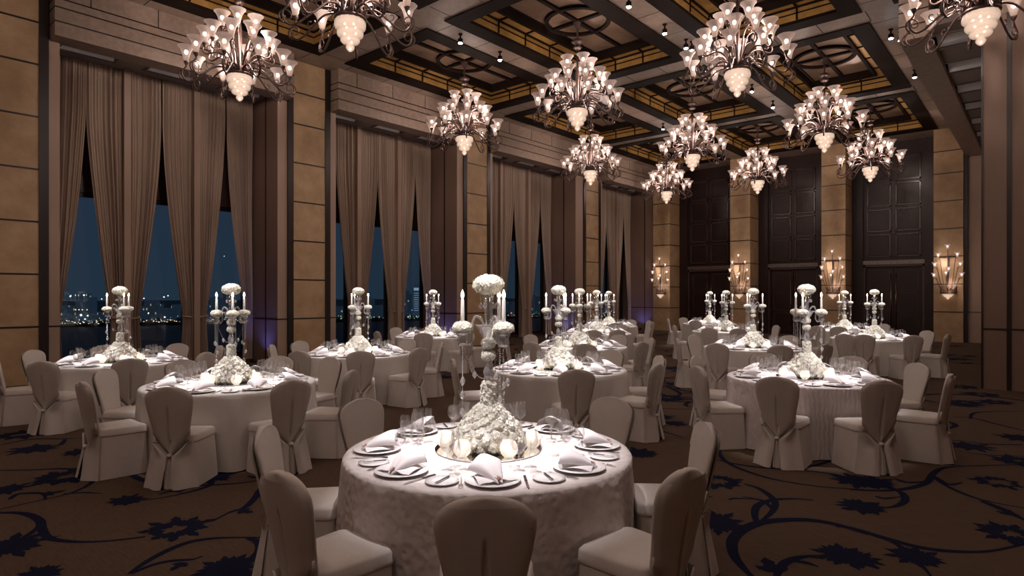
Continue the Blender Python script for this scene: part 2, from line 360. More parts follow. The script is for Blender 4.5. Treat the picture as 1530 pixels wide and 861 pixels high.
# ---- spandrels and pilasters behind the curtains, then windows
wl = MB()
for (a, b) in BAYS:
    wl.box(-16.9,-16.62, a, b, 4.1, CT, 0); wl.box(-16.9,-16.62, a, b, 0, .12, 0)
wl.box(-17.0,-15.0,-5,1.4,0,CT,1); wl.box(-17.2,-16.9,27.9,29.6,0,CT,1)
struct(wl, 'wall_left', [M['wood2'], M['stone']])
wn = 0
BAYN = ['nearest', 'second', 'third', 'farthest']
WINN = ['first', 'second', 'third']
pl = 0
def curtain_mesh(half, side, seed):
    rg = random.Random(seed); mb = MB(); NP = 6; q1 = rg.random()*6; q2 = rg.random()*6; ph = rg.random()*6; AP = 6.0+rg.uniform(-.15,.25); TIE = 1.2
    def fn(s, t):
        z = .03+t*7.03
        if z > AP: wd = half
        elif z > TIE: wd = half-(half-.21)*((AP-z)/(AP-TIE))**1.5
        else: wd = .21+.06*(TIE-z)
        dep = .045+.035*(1-wd/half)
        k = s*NP*2*PI + 1.5*math.sin(5.3*s+q1)+.5*math.sin(z*.7+q2)
        x = dep*(.65+.5*math.sin(7*s+q2))*math.sin(k+ph)+.014*math.sin(k*2.3+q1)+.012*math.sin(z*1.1+s*9)
        s2 = s + .012*math.sin(z*1.3+ph)
        y = side*(wd*s2)
        return (x, y, z)
    mb.grid(fn, 84, 28)
    # tie band
    f2 = [(.1*math.cos(a)*.8, side*(.105+.115*math.sin(a)), TIE+.02*math.sin(a)) for a in [2*PI*i/16 for i in range(17)]]
    tb = MB(); tb.tube(f2, .022, 6)
    return mb, tb
cseed = 0
for bi, (a, b) in enumerate(BAYS):
    pitch = (b-a)/3
    for k in range(3):
        c0 = a+k*pitch; c1 = c0+pitch; wn += 1
        fr = MB()
        for (y0, y1, z0, z1) in ((c0+.04,c0+.12,.12,4.1),(c1-.12,c1-.04,.12,4.1),(c0+.04,c1-.04,.12,.2),(c0+.04,c1-.04,4.0,4.1)):
            fr.box(-16.78,-16.68, y0, y1, z0, z1)
        fo = struct(fr, 'window_%d' % wn, M['dark'])
        pn = MB(); pn.box(-16.74,-16.73, c0+.1, c1-.1, .15, 4.05); pn.build('glass_pane', M['pane'], fo)
        for side, y in ((1, c0+.07), (-1, c1-.07)):
            cseed += 1
            cm, tb = curtain_mesh(pitch/2-.072, side, cseed)
            o = cm.build('curtain', M['curtain']); o.location = (-16.22, y, 0)
            tag(o, 'taupe curtain on the %s side of the %s window in the %s window bay' % ('left' if side > 0 else 'right', WINN[k], BAYN[bi]), 'curtain', 'taupe curtains on the windows')
            tb.build('tieback', M['curtain'], o)
        if k < 2:
            pl += 1; pb = MB(); pb.box(-16.62,-16.08, c1-.07, c1+.07, 0, 7.05)
            struct(pb, 'trim_%d' % (10+pl), M['lightpanel'])
# ---- fascia and light soffit over each window bay
def fascia(n, a, b, vf, vb, lamps=3, mirror=1, t0=.55, t1=1.35, fill=.62):
    f = MB(); x0, x1 = sorted((vf, vf-mirror*.5)); zb = 6.82
    f.box(x0, x1, a, b, zb, CT, 0)
    for z in (7.10, 7.38, 7.55):
        f.box(min(vf, vf+mirror*.006), max(vf, vf+mirror*.006), a, b, z-.013, z+.013, 1); f.box(x0, x1, a-.006, a, z-.013, z+.013, 1)
    for k in range(int((b-a)/1.25)): y = a+.6+k*1.25; f.box(min(vf, vf+mirror*.005), max(vf, vf+mirror*.005), y-.008, y+.008, 7.55, CT, 1)
    ta, tb_ = sorted((vf-mirror*t0, vf-mirror*t1)); ba, bb_ = sorted((vb, vf-mirror*.5)); zs = 6.98
    L = (b-a)/lamps; yy = a
    f.box(ba, ta, a, b, zs, zs+.3, 2); f.box(tb_, bb_, a, b, zs, zs+.3, 2)
    for k in range(lamps):
        y0 = a+k*L+(1-fill)/2*L; y1 = y0+fill*L; f.box(ta, tb_, yy, y0, zs, zs+.3, 2); yy = y1
        def arch(s_, t_):                         # rounded trough of silver leaf
            if mirror > 0: return (ta+(tb_-ta)*s_, y0+(y1-y0)*t_, zs+.01+.16*math.sin(PI*s_)**.6)
            return (ta+(tb_-ta)*t_, y0+(y1-y0)*s_, zs+.01+.16*math.sin(PI*s_)**.6)
        f.grid(arch, 14, 6, 3); f.box(ta, tb_, y0, y1, zs+.2, zs+.22, 2)
        for (p, q, r_, s2) in ((ta-.04,ta,y0-.04,y1+.04),(tb_,tb_+.04,y0-.04,y1+.04),(ta,tb_,y0-.04,y0),(ta,tb_,y1,y1+.04)): f.box(p, q, r_, s2, zs-.03, zs+.01, 2)
    f.box(ta, tb_, yy, b, zs, zs+.3, 2)
    struct(f, 'trim_%d' % n, [M['beam'], M['dark'], M['soffit'], M['silver']])
FB = [(3.19, 8.24), (9.54, 14.65), (16.01, 21.82), (23.18, 27.98)]
for i, (a, b) in enumerate(FB): fascia(30+i, a, b, -14.58, -16.9, t0=.62, t1=1.25)
fascia(35, 14.4, 27.9, -2.25, -.3, 7, -1, t0=.5, t1=1.3, fill=.42)
# ---- back wall: marble pillars, dark wood recesses with the double doors
bw = MB()
PC = [-14.4, -10.5, -6.65, -2.77]
for c in PC:
    bw.box(c-.45, c+.45, 27.8, 28.95, 0, CT, 0)
    for z in JZ: bw.box(c-.456, c+.456, 27.794, 28.9, z-.018, z+.018, 1)
bw.box(-16.9,-14.85, 28.0, 29.2, 0, CT, 3); bw.box(-15.45,-15.41, 27.985, 28.0, 0, 7, 1); bw.box(-16.2,-14.85, 27.985, 28.0, 1.105, 1.135, 1)
bw.box(-2.32,-2.2, 27.9, 28.2, 0, 7, 1); bw.box(-2.2, 3, 28.0, 29.2, 0, CT, 5); bw.box(-17, 3, 29.3, 29.6, 0, CT, 1); bw.box(-2.2, -.3, 27.985, 28.0, 1.105, 1.135, 1); bw.box(-1.52,-1.48, 27.985, 28.0, 0, 7, 1)
for i in range(3):
    a = PC[i]+.45; b = PC[i+1]-.45; c = (a+b)/2
    bw.box(a, b, 29.0, 29.4, 3.0, CT, 2)                    # panelled overdoor
    bw.box(a, a+.42, 28.85, 29.4, 0, CT, 2); bw.box(b-.42, b, 28.85, 29.4, 0, CT, 2)
    for k in range(4):
        z0 = 3.3+k*1.03
        for (x0, x1) in ((a+.55, c-.08), (c+.08, b-.55)):
            for (p,q,r_,s_) in ((x0,x1,z0,z0+.05),(x0,x1,z0+.88,z0+.93),(x0,x0+.05,z0,z0+.93),(x1-.05,x1,z0,z0+.93)):
                bw.box(p, q, 28.94, 29.0, r_, s_, 4)
            bw.box(x0+.09, x1-.09, 28.98, 29.0, z0+.09, z0+.84, 2)
    bw.box(a+.42, b-.42, 28.93, 29.0, 7.4, CT, 2)
struct(bw, 'wall_back', [M['stone'], M['dark'], M['wood'], M['panel'], M['wood2'], M['lightpanel']])
for i in range(3):
    a = PC[i]+.87; b = PC[i+1]-.87; c = (a+b)/2
    d = MB(); d.box(a, b, 28.88, 29.3, 3.0, 3.16, 1); d.box(a, a+.08, 28.9, 29.3, 0, 3.0, 0); d.box(b-.08, b, 28.9, 29.3, 0, 3.0, 0); d.box(a, b, 28.9, 29.3, 2.9, 3.0, 0)
    do = struct(d, 'door_%d' % (i+1), [M['wood2'], M['transom']])
    for s in (-1, 1):
        l = MB(); x0, x1 = (a+.08, c-.01) if s < 0 else (c+.01, b-.08)
        l.box(x0, x1, 29.05, 29.12, 0, 2.9, 0)
        for (z0, z1) in ((.15,.95),(1.05,1.85),(1.95,2.78)):
            for (p,q,r_,s_) in ((x0+.12,x1-.12,z0,z0+.04),(x0+.12,x1-.12,z1-.04,z1),(x0+.12,x0+.16,z0,z1),(x1-.16,x1-.12,z0,z1)): l.box(p,q,29.03,29.05,r_,s_,1)
        lo = l.build('door_leaf', [M['wood'], M['wood2']], do)
        h = MB(); hx = c+s*.09; h.tube([(hx,28.98,.35),(hx,28.98,2.6)], .018, 8); h.tube([(hx,28.98,.45),(hx,29.05,.45)], .012, 6); h.tube([(hx,28.98,2.5),(hx,29.05,2.5)], .012, 6)
        h.build('door_handle', M['handle'], lo)
# ---- right side: the pier beside the opening, wall beyond it, the annexe the photographer stands in
pr = MB()
pr.box(-.93, 4.3, 14.4, 14.9, 0, 6.9, 0); pr.box(-.93,-.90, 14.38, 14.4, 0, 6.9, 1); pr.box(-.93, 4.3, 14.38, 14.4, 6.9, CT, 2)
pr.box(-.56,-.49, 14.385, 14.4, 0, 6.9, 1); pr.box(.2,.27, 14.385, 14.4, 0, 6.9, 1); pr.box(-.9, 4.3, 14.39, 14.4, 1.1, 1.13, 1)
pr.box(-.93,-.49, 14.9, 28, 0, CT, 3)
struct(pr, 'wall_right', [M['panel'], M['dark'], M['beam'], M['panel']])
wr = MB(); wr.box(4.3, 4.6, -5, 14.6, 0, CT, 0); wr.box(-17, 4.6, -5.3, -5, 0, CT, 0)
struct(wr, 'wall_front', [M['panel']])
# ---- ceiling: beams and coffers
COLS = [-12.5, -8.6, -4.7, -.8]; ROWS = [(5.85,2.47),(12.3,2.47),(18.7,2.47),(24.8,2.4)]; HX = 1.27
cells = [(c, r, h) for ci, c in enumerate(COLS) for ri, (r, h) in enumerate(ROWS) if not (ci == 3 and ri > 1)]
ce = MB(); ZT = 8.75
xs = sorted({-17.0, 4.6} | {c-HX for c in COLS} | {c+HX for c in COLS}); ys = sorted({-5.3, 29.6} | {r-h for r, h in ROWS} | {r+h for r, h in ROWS})
for i in range(len(xs)-1):
    for j in range(len(ys)-1):
        cx = (xs[i]+xs[i+1])/2; cyy = (ys[j]+ys[j+1])/2
        if any(abs(cx-c) < HX and abs(cyy-r) < h for c, r, h in cells): continue
        ce.box(xs[i], xs[i+1], ys[j], ys[j+1], CT, ZT, 0)
        # seams of the silver leaf
for x in [c+1.95 for c in COLS[:-1]]+[-14.45, -2.75]:
    for k in range(22):
        y = 1+k*1.25; ce.box(x-.3, x+.3, y-.008, y+.008, CT-.002, CT, 1)
for y in (9.1, 15.5, 21.9):
    for k in range(12): x = -14+k*1.0; ce.box(x-.008, x+.008, y-.3, y+.3, CT-.002, CT, 1)
struct(ce, 'ceiling', [M['beam'], M['frame']])
for n, (c, r, h) in enumerate(cells):
    t = MB(); fw = .38/.6; z0 = CT
    for (x0,x1,y0,y1) in ((c-HX-fw*.6,c-HX+.02,r-h-fw*.6,r+h+fw*.6),(c+HX-.02,c+HX+fw*.6,r-h-fw*.6,r+h+fw*.6),(c-HX,c+HX,r-h-fw*.6,r-h+.02),(c-HX,c+HX,r+h-.02,r+h+fw*.6)):
        t.box(x0,x1,y0,y1,z0-.03,z0+.06,0)
    def ring(ax, ay, bx, by, za, zb, m):
        t.box(c-ax,c-bx,r-ay,r+ay,za,zb,m); t.box(c+bx,c+ax,r-ay,r+ay,za,zb,m); t.box(c-bx,c+bx,r-ay,r-by,za,zb,m); t.box(c-bx,c+bx,r+by,r+ay,za,zb,m)
    ring(HX+.0, h+.0, HX-.03, h-.03, 7.98, 8.28, 1)           # gold upright band
    ring(HX-.03, h-.03, HX-.05, h-.05, 8.12, 8.145, 0)
    ring(HX-.0, h-.0, HX-.38, h-.38, 8.28, 8.36, 1)            # gold shelf
    ring(HX-.03, h-.03, HX-.07, h-.07, 8.24, 8.28, 0)
    ring(HX-.36, h-.36, HX-.44, h-.44, 8.22, 8.42, 0)         # inner dark frame
    ring(HX-.49, h-.49, HX-.515, h-.515, 8.38, 8.43, 0)
    nx, ny = 3, 5
    for k in range(1, ny):
        y = r-h+2*h*k/ny
        for s in (-1, 1):
            x = c+s*HX; t.box(min(x,x-s*.05), max(x,x-s*.05), y-.02, y+.02, 7.98, 8.28, 0); t.box(min(x,x-s*.36), max(x,x-s*.36), y-.02, y+.02, 8.25, 8.29, 0)
    for k in range(1, nx):
        x = c-HX+2*HX*k/nx
        for s in (-1, 1):
            y = r+s*h; t.box(x-.02, x+.02, min(y,y-s*.05), max(y,y-s*.05), 7.98, 8.28, 0); t.box(x-.02, x+.02, min(y,y-s*.36), max(y,y-s*.36), 8.25, 8.29, 0)
    t.box(c-HX, c+HX, r-h, r+h, 8.42, 8.7, 2)                 # silk panel
    t.box(c-.05, c+.05, r-h+.44, r+h-.44, 8.36, 8.43, 0); t.box(c-HX+.44, c+HX-.44, r-.05, r+.05, 8.36, 8.43, 0)
    for k in range(40):
        a0, a1 = 2*PI*k/40, 2*PI*(k+1)/40; ri, ro = .70, .80
        q = [(c+ri*math.cos(a0), r+ri*math.sin(a0)*1.0), (c+ro*math.cos(a0), r+ro*math.sin(a0)), (c+ro*math.cos(a1), r+ro*math.sin(a1)), (c+ri*math.cos(a1), r+ri*math.sin(a1))]
        t.add([(*p, 8.35) for p in q]+[(*p, 8.43) for p in q], [(0,3,2,1),(0,3,7,4),(1,2,6,5)], 0)
    struct(t, 'trim_%d' % (40+n), [M['frame'], M['gold'], M['cpanel']])

# ---- blue uplights added at each bay's far end to tint its wall panels
P_BLUE = 24.0
UPL = []
for i, (a, b) in enumerate(BAYS):
    e = MB(); e.box(-.06,.06,-.05,.05,0,.05); e.lathe([(.045,.05),(.05,.10),(.042,.105),(0,.10)], 14)
    o = e.build('added_uplight', M['dark']); o.location = (-15.45, b-.42, 0); UPL.append(o)
    tag(o, 'small added blue uplight on the carpet at the far end of the %s window bay' % BAYN[i], 'uplight')
    ld = bpy.data.lights.new('added_uplight_lamp', 'SPOT'); ld.energy = P_BLUE; ld.color = (.16,.20,1.0); ld.spot_size = 1.9; ld.spot_blend = 1; ld.shadow_soft_size = .04
    lo = bpy.data.objects.new('added_uplight_lamp', ld); COL.objects.link(lo); lo.parent = o; lo.location = (0, 0, .13)
    lo.rotation_euler = Vector((-.15, .35, 1)).to_track_quat('-Z','Y').to_euler()

# ================================================================== CHANDELIERS
def tulip(bm, s=1.0, n=20):
    prof = [(.034,-.165),(.048,-.148),(.058,-.105),(.072,-.04),(.092,.025),(.118,.075),(.150,.112),(.160,.118),(.150,.117)]
    bm.shell([(r*s, z*s) for r, z in prof], n, mod=lambda a, k: 1+.025*math.cos(8*a))
def make_chandelier():
    root = empty('chandelier', (0,0,0), 0, 'x', 'chandelier')
    st = MB()
    st.lathe([(.05,.5),(.09,.6),(.05,.75),(.035,1.0),(.05,1.3),(.03,1.6),(.025,1.98)], 12)
    st.lathe([(.02,1.97),(.07,1.99),(.11,2.03),(.06,2.07),(.04,2.09),(.10,2.12),(.15,2.17),(.10,2.21),(.025,2.24)], 20)
    st.tube([(0,0,2.2),(0,0,2.66)], .022, 8); st.lathe([(.03,2.48),(.06,2.55),(.09,2.61),(.11,2.66)], 16)
    st.build('stem', M['bronze'], root)
    bk = MB()                                           # crown of ribs round the bowl
    bk.lathe([(.235,.505),(.262,.51),(.272,.53),(.262,.55),(.25,.56),(.22,.555)], 32)
    for k in range(26):
        a = 2*PI*k/26; pts = [(.25,.55),(.235,.63),(.19,.70),(.13,.74)] if k % 2 else [(.25,.55),(.26,.66),(.27,.76),(.33,.80)]
        bk.tube([(r*math.cos(a), r*math.sin(a), z) for r, z in pts], [.014,.013,.011,.006], 6)
    bk.build('crown', M['bronze'], root)
    bo = MB()
    bo.shell([(.0,.0),(.02,.004),(.05,.03),(.068,.06),(.070,.085),(.052,.11),(.06,.125),(.115,.135),(.150,.165),(.158,.20),(.135,.225),(.14,.24),(.19,.25),(.212,.285),(.212,.33),(.190,.355),(.195,.37),(.235,.38),(.252,.42),(.250,.47),(.235,.51)], 32, mod=lambda a, k: 1+.018*math.cos(16*a))
    bwo = bo.build('glass_bowl', M['bowl'], root)
    for (x, y, z) in ((.1,0,.43),(-.1,.0,.43),(0,.1,.43),(0,-.1,.43),(.07,.06,.30),(-.07,-.06,.30),(.05,-.06,.19),(-.05,.06,.19),(0,0,.05)):
        bb = MB(); bb.lathe([(0,-.022),(.013,-.018),(.021,-.006),(.021,.006),(.013,.018),(0,.022)], 12, c=(x, y, z)); bb.build('bulb', M['bulb'], bwo)
    tiers = [(5, .33, 1.63, 18), (10, .64, 1.25, 11), (10, .97, .84, 8)]
    for ti, (n, R_, zb, a0) in enumerate(tiers):
        for k in range(n):
            a = math.radians(a0-90+360*k/n)+R41; ca, sa = math.cos(a), math.sin(a)
            base = zb-.20
            if ti == 2: prf = [(.16,.60),(.30,.66),(.48,.62),(.66,.46),(.80,.33),(.93,.27),(1.02,.33),(1.04,.45),(R_,.56),(R_,base)]
            elif ti == 1: prf = [(.12,.60),(.20,.78),(.30,.90),(.42,.93),(.54,.88),(.63,.86),(.68,.93),(R_,base)]
            else: prf = [(.08,.62),(.13,.95),(.20,1.22),(.28,1.30),(.34,1.33),(R_,base)]
            cur = spline([(r*ca, r*sa, z) for r, z in prf], 4)
            arm = MB(); arm.tube(cur, [.020-.006*i/len(cur) for i in range(len(cur))], 7)
            sp = []                                     # scroll under the shade
            if ti == 2: c0 = (.98,.40); rr0 = .13; th0 = -1.2
            elif ti == 1: c0 = (.55,.97); rr0 = .10; th0 = -1.6
            else: c0 = (.24,1.38); rr0 = .06; th0 = -1.2
            for q in range(16):
                t = q/15; rr = rr0*(1-t*.8); th = th0-t*7.5 if ti == 1 else th0+t*7.5
                r = c0[0]+rr*math.cos(th); z = c0[1]+rr*math.sin(th); sp.append((r*ca, r*sa, z))
            arm.tube(sp, [.013-.007*q/15 for q in range(16)], 6)
            if ti == 2:
                sp = [( (.70+.09*math.cos(2.6+q*.45)*(1-q/18))*ca, (.70+.09*math.cos(2.6+q*.45)*(1-q/18))*sa, .52+.09*math.sin(2.6+q*.45)*(1-q/18)) for q in range(14)]
                arm.tube(sp, .009, 6)
            arm.lathe([(.014,-.06),(.03,-.03),(.045,0),(.05,.02)], 10, c=(R_*ca, R_*sa, base))
            arm.build('arm', M['bronze'], root)
            if k == 0 and ti == 0:
                sh = MB(); tulip(sh, 1.0); sob = sh.build('lamp_shade', M['shade'], root); SH['m'] = sob.data
                bb = MB(); bb.lathe([(0,-.045),(.024,-.034),(.036,-.01),(.036,.012),(.024,.034),(0,.044)], 12); bob = bb.build('bulb', M['bulb'], sob); SH['b'] = bob.data
            else:
                sob = bpy.data.objects.new('lamp_shade', SH['m']); COL.objects.link(sob); sob.parent = root; KIDS.setdefault(root.name, []).append(sob)
                bob = bpy.data.objects.new('bulb', SH['b']); COL.objects.link(bob); bob.parent = sob; KIDS.setdefault(sob.name, []).append(bob)
            sob.location = (R_*ca, R_*sa, zb)
    return root
SH = {}
def lamp(name, kind, loc, energy, col, size, parent=None, **kw):
    ld = bpy.data.lights.new(name, kind); ld.energy = energy; ld.color = col
    if kind == 'SPOT': ld.spot_size = kw['spot']; ld.spot_blend = kw['blend']
    ld.shadow_soft_size = size
    o = bpy.data.objects.new(name, ld); COL.objects.link(o); o.location = loc
    if parent is not None: o.parent = parent
    return o
ch0 = make_chandelier()
CH = [(-12.5,5.85,'by the nearest windows'),(-8.6,5.85,'cut by the top edge, second from left'),(-12.5,12.3,'by the second window bay'),(-8.6,12.3,'in the middle of the ceiling'),
      (-12.5,18.7,'by the third window bay'),(-8.6,18.7,'in the middle, beyond the central one'),(-12.5,24.6,'by the farthest windows'),(-4.7,12.3,'large one right of centre'),
      (-8.6,24.6,'before the middle door'),(-4.7,18.7,'right of centre, second back'),(-4.7,24.6,'nearest the right-hand door'),(-.8,12.3,'cut by the top right corner')]
for i, (x, y, d) in enumerate(CH):
    r = ch0 if i == 0 else dup(ch0)
    r.location = (x, y, EYE+3.98); r['label'] = 'bronze chandelier of frosted tulip shades, ' + d; r['group'] = 'ballroom chandeliers'
    # two of its lamps give the light of all
    lamp('chandelier_lamp', 'POINT', (.42, .1, 1.15), P_CHANDELIER, C_WARM, .06, r)
    lamp('chandelier_lamp', 'POINT', (-.40, -.2, .95), P_CHANDELIER, C_WARM, .06, r)
for i, (x, y, d) in enumerate(((-4.7,5.85,'over the front table, out of the top of the photo'),(-.8,5.85,'over the opening on the right'),(-8.6,-.6,'behind the viewer on the left'),(-4.7,-.6,'behind the viewer in the middle'),(-.8,-.6,'right over the viewer'))):  # chandeliers out of view, added as fill light for the near chairs
    r = dup(ch0); r.location = (x, y, EYE+3.98); r['label'] = 'unseen bronze chandelier ' + d; r['group'] = 'ballroom chandeliers'
    lamp('chandelier_lamp', 'POINT', (.42, .1, 1.15), P_CHANDELIER*1.3, C_WARM, .06, r); lamp('chandelier_lamp', 'POINT', (-.40, -.2, .95), P_CHANDELIER*1.3, C_WARM, .06, r)

# ================================================================== WALL SCONCES
def make_sconce():
    root = empty('wall_sconce', (0,0,0), 0, 'x', 'sconce')
    b = MB()                                              # half basket, wall at y=0, room at -y
    for z, r in ((.20,.22),(.24,.25),(.27,.25)):
        b.tube([(r*math.cos(PI+PI*k/14), r*.8*math.sin(PI+PI*k/14), z) for k in range(15)], .016, 6)
    for k in range(11):
        a = PI+PI*k/10; b.tube([(.24*math.cos(a), .19*math.sin(a), .22),(.23*math.cos(a), .18*math.sin(a), .4),(.27*math.cos(a), .22*math.sin(a), .5)], .010, 6)
    b.tube([(0,-.05,.3),(0,-.05,1.55)], .018, 8); b.box(-.28,.28,-.06,-.03,1.54,1.58)
    b.build('basket_frame', M['bronze'], root)
    bo = MB(); bo.shell([(0,.0),(.04,.02),(.06,.07),(.12,.10),(.15,.15),(.2,.2)], 20, c=(0,-.1,0)); bo.build('glass_bowl', M['bowl'], root)
    pos = [(0,1.90),(-.29,1.60),(.29,1.60),(-.40,1.25),(.38,1.25),(-.05,.93),(-.42,.86),(.42,.86),(.03,1.08)]
    for i, (x, z) in enumerate(pos):
        y = -.16 if abs(x) > .1 else -.2
        am = MB(); s = 1 if x >= 0 else -1
        am.tube(spline([(x*.3,-.1,.35),(x*.55,-.14,z*.5),(x*.8,-.16,z-.12),(x*.97,y,z-.05),(x,y,z-.03)], 4), .012, 6)
        if abs(x) > .3: am.tube([( x+s*(-.06+.07*math.cos(q*.5)*(1-q/14)), y, z-.1+.07*math.sin(q*.5)*(1-q/14)) for q in range(12)], .009, 6)
        am.build('arm', M['bronze'], root)
        sob = bpy.data.objects.new('lamp_shade', SH['m']); COL.objects.link(sob); sob.parent = root; KIDS.setdefault(root.name, []).append(sob); sob.location = (x, y, z+.06); sob.scale = (.62,)*3
        bob = bpy.data.objects.new('bulb', SH['b']); COL.objects.link(bob); bob.parent = sob; KIDS.setdefault(sob.name, []).append(bob)
    return root
sc0 = make_sconce()
for i, c in enumerate(PC):
    r = sc0 if i == 0 else dup(sc0)
    r.location = (c, 27.79, 1.58); r['label'] = 'bronze wall sconce of small lit shades on the %s marble pillar of the back wall' % ['leftmost','second','third','rightmost'][i]
    r['group'] = 'sconces on the back wall'
    lamp('sconce_lamp', 'POINT', (-.1,-.3,1.35), P_SCONCE, C_WARM, .05, r); lamp('sconce_lamp', 'POINT', (.1,-.3,.55), P_SCONCE*.8, C_WARM, .05, r)

# ================================================================== TABLES
# each: (X, Z) from the viewer, phrase, cloth, place directions (deg, 0 right of viewer, 90 away), candelabra turn, chairs [(px, py of the top of the back)]
TAB = {
 'a': dict(p=(-.15,3.92), n='front lace-covered table', cloth='lace', rot=187, ch=[(725,740),(450,699),(413,637),(557,600),(900,597),(1038,632),(1003,697)]),
 'b': dict(p=(-3.15,6.9), n='front left table', cloth='satin', rot=180, ch=[(256,577),(425,566),(140,569),(178,551),(520,553),(493,534),(410,534),(274,538)]),
 'c': dict(p=(-5.8,9.1), n='far left window table', cloth='satin', rot=200, ch=[(65,539.5),(192,534),(9,532),(57,523),(295,526),(317,517),(259,514),(159,516)]),
 'd': dict(p=(-2.6,10.4), n='table by the second marble pier', cloth='satin', rot=5, ch=[(539,524.6),(448,524),(460,510),(615,519),(644,512),(609,506),(417,515)]),
 'e': dict(p=(-1.9,14.8), n='window table left of centre', cloth='satin', rot=90, ch=[(634,497),(577,494.5),(604,490),(713,491.6),(697,496)]),
 'f': dict(p=(.62,8.2), n='table just behind the lace one', cloth='satin', rot=180, ch=[(860,551),(690,536),(960,542),(975,531.5),(910.5,523)]),
 'g': dict(p=(1.30,11.8), n='second table behind the lace one', cloth='satin', rot=20, ch=[(873,513),(797,511),(793,500),(769,505.5),(943,510),(965,504.6),(925,500)]),
 'h': dict(p=(2.2,16.0), n='third table behind the lace one', cloth='satin', rot=70, ch=[(914,491.6),(955,488),(940,484),(886,494)]),
 'i': dict(p=(3.1,19.7), n='farthest table by the windows', cloth='satin', rot=100, ch=[(918,482),(957,480.4),(965,479.0),(943,477.6)]),
 'j': dict(p=(3.52,7.35), n='front right table', cloth='ruffle', rot=-10, ch=[(1161,563),(1317,568),(1058,547),(1062,534),(1359,542.6),(1403,557.5),(1273,532),(1143,528)]),
 'k': dict(p=(4.55,11.6), n='middle right table', cloth='satin', rot=-30, ch=[(1072,513),(1045,501),(1020,505.5),(1166,516),(1180.6,501),(1232,514),(1115,498)]),
 'l': dict(p=(8.25,14.0), n='table before the right-hand door', cloth='satin', rot=-60, ch=[(1291,500),(1364,501),(1385,494),(1403,499),(1225,492),(1251,500),(1319,490)]),
 'm': dict(p=(9.35,17.3), n='table beside the third sconce', cloth='satin', rot=-50, ch=[(1253,488),(1318,484),(1222,487)]),
 'n': dict(p=(5.85,16.8), n='table before the left-hand door', cloth='satin', rot=-30, ch=[(1053,490.7),(1022,486),(1156,486),(1111,492.5)]),
 'o': dict(p=(6.85,21.3), n='farthest table by the left-hand door', cloth='satin', rot=-30, ch=[(1008,476),(1039.5,478.6),(1021,474.5)]),
}
def place_word(a):
    a = a % 360
    return ['right side','far right side','far side','far left side','left side','near left side','near side','near right side'][int(((a+22.5) % 360)//45)]
# ---- cloth
def cloth_mesh(kind, seed, R_=.90):
    rg = random.Random(seed); m = MB(); n = 96; ph = [rg.random()*6 for _ in range(3)]
    prof = [(0.0,.76),(.45,.76),(R_-.03,.76),(R_-.008,.756),(R_,.745),(R_+.004,.70),(R_+.012,.55),(R_+.024,.35),(R_+.036,.15),(R_+.045,.012)]
    vs = []; fs = []
    for k, (r, z) in enumerate(prof):
        for i in range(n):
            a = 2*PI*i/n; t = max(0, (.745-z)/.74)
            wv = (math.cos(11*a+ph[0]+.6*math.sin(3*a+ph[1]))*.6+math.cos(17*a+ph[1])*.3+math.cos(5*a+ph[2])*.25)
            sh = max(0, wv)**1.0-.25
            rr = r + t**.6*.080*sh
            vs.append((rr*math.cos(a), rr*math.sin(a), z))
    for k in range(len(prof)-1):
        for i in range(n):
            j = (i+1) % n
            if k == 0: fs.append((i if i else 0, n+i, n+j)) if False else fs.append((k*n+i, k*n+j, (k+1)*n+j, (k+1)*n+i))
            else: fs.append((k*n+i, k*n+j, (k+1)*n+j, (k+1)*n+i))
    m.add(vs, fs, 0, True); return m
CLW = {'lace': 'white rosette lace cloth falling to the floor over the %s', 'satin': 'plain white satin cloth falling to the floor over the %s', 'ruffle': 'white ruffled cloth falling to the floor over the %s'}
